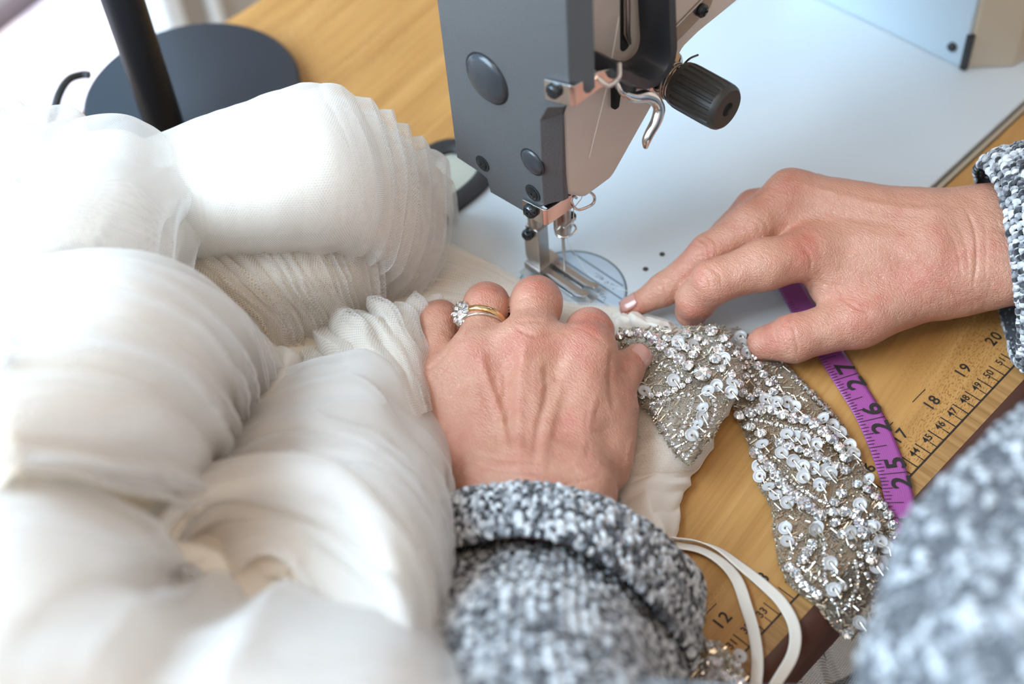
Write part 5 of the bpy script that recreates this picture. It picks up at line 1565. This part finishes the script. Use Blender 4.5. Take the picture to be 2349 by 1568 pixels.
for x, y in dens([(1824, 866), (1868, 912), (1904, 949)], 17): stone(x, y, .0016, SASH, z2, 0, False, (1.0, -0.4, .8), .1)
for x, y in dens([(1956, 1254), (1971, 1269), (1977, 1297), (1990, 1320), (1995, 1343)], 24): stone(x, y, .0016, SASH, z2, 0, False, (1.1, -0.6, .5), .1)
small2 = [[(1724, 960), (1797, 977), (1851, 989), (1889, 1014)], [(1797, 1086), (1831, 1117), (1874, 1144), (1893, 1151)], [(1891, 1235), (1891, 1280), (1894, 1340)], [(1839, 1227), (1820, 1255), (1812, 1279)], [(1833, 1294), (1873, 1324), (1894, 1334)],
          [(1962, 1288), (1968, 1330), (1957, 1364), (1933, 1401), (1910, 1376)], [(1775, 865), (1795, 900), (1830, 930)], [(1740, 880), (1725, 860), (1712, 830)], [(2000, 1180), (2010, 1210), (2025, 1245)]]
ns = 0
rest = []
for path in small2:
    for x, y in dens(path, 11.5):
        rest.append((x, y, z2))
big1 = [([(1422, 770), (1450, 763), (1480, 764), (1506, 778)], 22, .0021), ([(1499, 777), (1522, 796), (1548, 815), (1579, 838)], 23, .0026), ([(1530, 775), (1565, 790), (1590, 812)], 24, .0021),
        ([(1575, 765), (1600, 775)], 25, .0021), ([(1632, 757), (1660, 775)], 26, .0026), ([(1650, 800), (1640, 822)], 24, .0026), ([(1672, 790), (1690, 810)], 22, .0016), ([(1655, 845), (1680, 862), (1695, 880)], 24, .0021), ([(1600, 800), (1618, 785)], 20, .0016),
        ([(1453, 870), (1468, 872)], 60, .0026), ([(1453, 907), (1483, 907), (1529, 901), (1560, 887), (1579, 872)], 20, .0016)]
for path, sp_, r in big1:
    pts = dens(path, sp_)
    if sp_ == 60: pts = pts[:1]
    for x, y in pts: stone(x, y, r, LEAF, z1)
stone(1612, 855, .0036, LEAF, z1, .001, am=.05)
for path in ([(1476, 818), (1525, 838), (1564, 861)], [(1491, 926), (1521, 975), (1552, 1029), (1575, 1052)], [(1579, 1045), (1610, 998), (1636, 960), (1640, 925), (1630, 910)], [(1560, 1000), (1575, 960), (1590, 915)], [(1500, 925), (1540, 915), (1580, 905)]):
    for x, y in dens(path, 11.5): rest.append((x, y, z1))
for k in range(46):
    x = rb.uniform(1600, 1715); y = rb.uniform(1472, 1568)
    if x - 1590 < (y - 1460) * 1.3 + 20: (stone(x, y, rb.choice([.0016, .0021]), PATCH, z3, 0, am=.5) if k < 30 else rest.append((x, y, z3)))
# the hundred stones that show largest are objects, the others one filling
QUEUE.sort(key=lambda q: (q[3] is PATCH, -q[0]))
for q in QUEUE[:100]: place_stone(*q)
for pr in (SASH, LEAF, PATCH):
    mb = MB(); ms = MB()
    for r, x, y, parent, zf, up, dark, nrm, am in QUEUE[100:]:
        if parent is not pr: continue
        rot = np.array(tilt(am, None, nrm)); p = P(x, y, zf(x, y) + r * .85 + up)
        v, f = gem_mesh(r * 1.14); mb.add([p + rot @ np.array(k) for k in v], f)
        v, f = setting_mesh(r * 1.12); ms.add([p + rot @ np.array(k) for k in v], f)
    if mb.v:
        mb.build('rhinestone_filling', GEM, pr).__setitem__('kind', 'stuff'); ms.build('setting_filling', SETM, pr).__setitem__('kind', 'stuff')
for pr in (SASH, LEAF, PATCH):
    mb = MB()
    for x, y, zf in rest[100:]:
        if {id(z1): LEAF, id(z2): SASH, id(z3): PATCH}[id(zf)] is not pr: continue
        rot = np.array(tilt(.25)); p = P(x, y, zf(x, y) + .0007); v, f = gem_mesh(.0010); mb.add([p + rot @ np.array(k) for k in v], f)
    if mb.v: mb.build('small_stone_filling', GEM, pr).__setitem__('kind', 'stuff')
for x, y, zf in rest[:100]:
    pr = {id(z1): LEAF, id(z2): SASH, id(z3): PATCH}[id(zf)]
    z = zf(x, y) + .0007
    inst('small_stone', GEMS[.0009], P(x, y, z), tilt(.25), pr)

seqs2 = [(1699, 771), (1703, 788), (1714, 809), (1757, 916), (1782, 922), (1805, 922), (1824, 933), (1805, 996), (1824, 1002), (1845, 1006), (1872, 1019), (1749, 1019), (1793, 1039), (1820, 1056), (1843, 1069), (1866, 1073), (1843, 1094), (1906, 1084), (1893, 1079), (1881, 1111), (1740, 1069), (1743, 1092), (1764, 1117), (1780, 1136), (1805, 1153),
         (1889, 960), (1910, 975), (1927, 991), (1950, 1021), (1958, 1040), (1994, 1100), (1868, 1215), (1876, 1210), (1973, 1157), (1996, 1209), (1950, 1220), (1905, 1291), (1913, 1352), (1971, 1428), (2020, 1242), (2032, 1254), (2005, 1208), (1802, 1211), (1806, 1242), (2010, 1300), (2022, 1290)]
seqs1 = [(1644, 884), (1625, 897), (1680, 878), (1678, 899), (1613, 937), (1610, 956), (1600, 975), (1587, 998), (1545, 872), (1478, 897), (1560, 790), (1590, 792), (1555, 783), (1662, 822)]
bug = []
for lst, zf, pr in ((seqs2, z2, SASH), (seqs1, z1, LEAF)):
    for x, y in lst:
        z = zf(x, y) + rb.uniform(.0016, .0026)
        inst('sequin', SEQD, P(x, y, z), tilt(.25, None, (-0.25, -0.15, .9)), pr)
        bug.append((x + 9, y + 9, z + .0007, rb.gauss(0.85, .25), zf))
for k in range(6): x, y = rb.uniform(1605, 1700), rb.uniform(1475, 1560); inst('sequin', SEQD, P(x, y, z3(x, y) + .003), tilt(.5), PATCH)


def inside(x, y, L, R):
    ys = [(a[1] + b[1]) / 2 for a, b in zip(L, R)]
    poly = list(L) + list(R)[::-1]
    c = False; j = len(poly) - 1
    for i in range(len(poly)):
        if (poly[i][1] > y) != (poly[j][1] > y) and x < (poly[j][0] - poly[i][0]) * (y - poly[i][1]) / (poly[j][1] - poly[i][1]) + poly[i][0]: c = not c
        j = i
    return c


def fill(L, R, n, bb):
    out = []
    while len(out) < n:
        x, y = rb.uniform(bb[0], bb[2]), rb.uniform(bb[1], bb[3])
        if inside(x, y, L, R): out.append((x, y))
    return out


bb2, bb1 = (1600, 745, 2056, 1466), (1422, 745, 1700, 1066)
for x, y in fill(S2L, S2R, 45, bb2): bug.append((x, y, z2(x, y) + .0009, rb.gauss(0.9, .35), z2))
# counted bugles as objects, in picture-free world directions
for k, (x, y, z, a, zf) in enumerate(bug[:100]):
    pr = {id(z1): LEAF, id(z2): SASH}[id(zf)]
    a0 = P(x, y, z); a1 = P(x + 10 * math.cos(a), y + 10 * math.sin(a), z)
    d = Vector(a1 - a0).normalized(); d.z += rb.gauss(-.15, .12)
    inst('bugle_bead', BUGD, a0, d.to_track_quat('X', 'Z').to_matrix(), pr)
# the uncountable filling of tiny cut beads and seed beads
for nm, L, R, bb, zf, pr, nb, nse in (('tiny_cut_beads', S2L, S2R, bb2, z2, SASH, 950, 800), ('tiny_cut_beads', S1L, S1R, bb1, z1, LEAF, 620, 480), ('tiny_cut_beads', S3L, S3R, (1590, 1462, 1730, 1640), z3, PATCH, 200, 120)):
    mb = MB()
    for x, y in fill(L, R, nb, bb):
        z = zf(x, y) + rb.uniform(.0001, .0008); p = P(x, y, z); a = rb.uniform(0, 6.28) if rb.random() < .5 else rb.gauss(-.2, .3); l = rb.choice([.0008, .0012, .0019])
        d = np.array([math.cos(a), math.sin(a), rb.gauss(0, .25)]) * l
        mb.tube([p - d, p + d], .00042, 5)
    mb.build(nm, BUG, pr).__setitem__('kind', 'stuff')
    mb = MB()
    for x, y in fill(L, R, nse, bb):
        z = zf(x, y) + rb.uniform(.0002, .0012); mb.lathe([(0, -.0005), (.0005, -.0003), (.0006, .0001), (.0003, .0005)], P(x, y, z), (rb.gauss(0, .5), rb.gauss(0, .5), 1), 6)
    mb.build('seed_beads', SEED, pr, smooth=False).__setitem__('kind', 'stuff')
# corded edge of both pieces
for L, R, zf, pr in ((S2L, S2R, z2, SASH), (S1L, S1R, z1, LEAF)):
    mb = MB()
    for side in (L, R):
        c = dens(side, 5.5)
        for i, (x, y) in enumerate(c):
            p = P(x + rb.uniform(-2, 2), y + rb.uniform(-2, 2), zf(x, y) + .0004); a = rb.uniform(0, 3.1)
            d = np.array([math.cos(a), math.sin(a), 0]) * .0007; mb.tube([p - d, p + d], .00045, 5)
    mb.build('edge_beads', SEED, pr).__setitem__('kind', 'stuff')
# ------------------------------------------------------------------ purple measuring tape
m = M('purple_vinyl', (0.42, 0.13, 0.42), 0.33)
v = m.node('ShaderNodeUVMap', dict(uv_map='uv')).outputs[0]
w = m.node('ShaderNodeTexWave', dict(wave_type='BANDS', bands_direction='Y'), Vector=v, Scale=330.0, Distortion=0.3).outputs[1]
m.link(m.mix(w, (0.30, 0.06, 0.235), (0.345, 0.085, 0.28)), 'Base Color')
m.bump(w, 0.12, 0.0002)
TAPEM = m.m
tape = thing('measuring_tape', P(1999, 963, 0), 'purple tape measure with black inch numbers lying across the wooden table edge', 'tape measure')
tl = [(1790, 610), (1822, 672), (1856, 730), (1898, 800), (1940, 866), (1999, 963.5), (2048, 1087), (2073, 1205), (2082, 1300), (2080, 1420)]
tz = [.001, .001, .0015, .0015, .0015, .0015, .0018, .002, -.004, -.03]
tp_ = [P(x, y, z) for (x, y), z in zip(tl, tz)]
tape_o, GTp = ribbon('tape_strip', tp_, 0.0128, TAPEM, tape, 0.0, 0.00045, 16)
mid = GTp[:, 3]; s_ = np.concatenate([[0], np.cumsum(np.linalg.norm(np.diff(mid, axis=0), axis=1))])
def s_at(px, py):
    pp, _ = to_px(mid); return float(s_[np.argmin(((pp - np.array([px, py])) ** 2).sum(1))])
marks = {27: s_at(1940, 866), 26: s_at(1999, 963.5), 25: s_at(2048, 1087)}
marks[24] = 2 * marks[25] - marks[26] + 0.001; marks[28] = marks[27] - (marks[26] - marks[27]); marks[29] = marks[28] - (marks[26] - marks[27]); marks[23] = marks[24] + (marks[24] - marks[25])
sd_dir = np.sign((GTp[40, 6] - GTp[40, 0]) @ (_x))                    # towards picture right or left
def on_tape(s, w, lift=0.0008):
    """s along, w across (0 at the tick edge, 1 at the other)"""
    k = np.clip(np.searchsorted(s_, s) - 1, 0, len(s_) - 2); t = (s - s_[k]) / (s_[k + 1] - s_[k])
    ww = w if sd_dir > 0 else 1 - w
    a = GTp[k, 0] * (1 - t) + GTp[k + 1, 0] * t; b = GTp[k, 6] * (1 - t) + GTp[k + 1, 6] * t
    return a * (1 - ww) + b * ww + np.array([0, 0, lift])
mb = MB()
def tick(s, w0, w1, th): mb.add([on_tape(s - th, w0), on_tape(s - th, w1), on_tape(s + th, w1), on_tape(s + th, w0)], [(0, 1, 2, 3)])
for n in range(23, 29):
    a, b = marks[n + 1], marks[n]
    for k in range(16):
        s = b + (a - b) * k / 16
        L_ = 1.0 if k == 0 else (0.62 if k == 8 else (0.36 if k % 4 == 0 else (0.28 if k % 2 == 0 else 0.22)))
        tick(s, 0.0 if k else 0.0, L_, 0.00016)
mb.build('tape_ticks', INK, tape)
for n in range(24, 28):
    for i, ch in enumerate(str(n)):
        v, f = text2d(ch, 0.0122, 1, 0.02)
        mb = MB(); off = 0.0052 * (-1 if i == 0 else 1)
        # reading direction runs towards the higher numbers, glyph tops towards the tick edge
        q = []
        for x, y in v:
            s = marks[n] - (off + x * 1.1)
            q.append(on_tape(s, 0.68 - y / 0.0128, 0.0009))
        mb.add(q, f); mb.build('numeral', INK, tape)

# ------------------------------------------------------------------ rings
GOLD = simple('yellow_gold', (0.80, 0.52, 0.26), 0.14, 1.0); WGOLD = simple('white_gold', (0.66, 0.60, 0.54), 0.16, 1.0)
pip, rp = L_fing[1][1]; mcp, rm = L_fing[1][0]
axf = pip - mcp; Lf = np.linalg.norm(axf); axf /= Lf
def ring_mesh(s, r, tr, tilt_, flat=1.0, cut=None):
    c = mcp + axf * s
    a = axf + np.array(tilt_); a /= np.linalg.norm(a)
    u = np.cross(a, [0, 0, 1]); u /= np.linalg.norm(u); w = np.cross(u, a)
    v = []; n, k_ = 72, 12
    for i in range(n):
        t = 2 * math.pi * i / n; o_ = math.cos(t) * u + math.sin(t) * w
        for j in range(k_):
            b = 2 * math.pi * j / k_
            v.append(c + o_ * (r + tr * math.cos(b)) + a * tr * flat * math.sin(b))
    return np.array(v), grid_faces(n + 1, k_, True) % (n * k_), c, u, w, a
rg = P(1118, 712, .045)
sR = (P(1110, 735, .045) - mcp) @ axf
rr1 = rp * 1.0
v, f, c, u, w, a = ring_mesh(sR + 0.0020, rr1 + 0.0004, 0.0011, (0.10, -0.02, 0.0), 1.5)
o = mesh_obj('gold_band', v, f, GOLD); tag(o, 'plain yellow gold wedding band on the ring finger', 'ring')
eng = thing('engagement_ring', c, 'white gold ring with an oval diamond cluster beside the gold band', 'ring')
v, f, c2, u, w, a = ring_mesh(sR - 0.0016, rr1 + 0.0005, 0.0007, (-0.10, 0.05, 0.0), 1.0)
mesh_obj('shank', v, f, WGOLD, eng)
# cluster: oval dome of stones sitting at the left side of the finger
hc = P(1062, 722, .047)
hn = hc - c2; hn -= a * (hn @ a) * .6; hn /= np.linalg.norm(hn)
hn = hn * 0.7 + (CAM - hc) / np.linalg.norm(CAM - hc) * 0.7; hn /= np.linalg.norm(hn)
e1 = axf - hn * (axf @ hn); e1 /= np.linalg.norm(e1); e2 = np.cross(hn, e1)
hc = c2 + (hc - c2) / np.linalg.norm(hc - c2) * (rr1 + 0.0014)
mb = MB(); prof = [(0.0010, -.0030), (0.0034, -.0016), (0.0042, -.0003), (0.0040, .0005), (0.0026, .0012), (0.0, .0015)]
mb.lathe(prof, (0, 0, 0), (0, 0, 1), 40, lambda t, h: 1 + .08 * abs(math.sin(t * math.pi * 8)))
R3 = np.stack([e1 * 1.45, e2 * 1.08, hn * 1.2], 1)
mb.v = [tuple(hc + R3 @ np.array(q)) for q in mb.v]
head = mb.build('cluster_head', WGOLD, eng, smooth=True)
DIA = simple('diamond', (0.92, 0.92, 0.95), 0.03, 0.7)
Rm = Matrix(np.stack([e1, e2, hn], 1).tolist())
for k in range(9):
    aa = 2 * math.pi * k / 8
    loc = hc + hn * (.0012 if k < 8 else .0018) + ((e1 * math.cos(aa) * .0040 + e2 * math.sin(aa) * .0030) if k < 8 else 0)
    rr_ = 0.0011 if k < 8 else 0.0014
    v, f = gem_mesh(rr_)
    mesh_obj('diamond', [loc + np.array(Rm @ Vector(q)) for q in v], f, DIA, eng, smooth=False)
mb = MB()
for k in range(8):
    aa = 2 * math.pi * (k) / 8; cc = hc + hn * .0017 + e1 * math.cos(aa) * .0040 + e2 * math.sin(aa) * .0030
    d1 = e1 * math.cos(aa) * 1.2 + e2 * math.sin(aa); d2 = np.cross(hn, d1)
    mb.tube([cc + (d1 * math.cos(t) * .0015 + d2 * math.sin(t) * .0009) for t in np.linspace(0, 6.283, 15)], .00016, 5)
mb.build('petal_rims', WGOLD, eng, smooth=True)
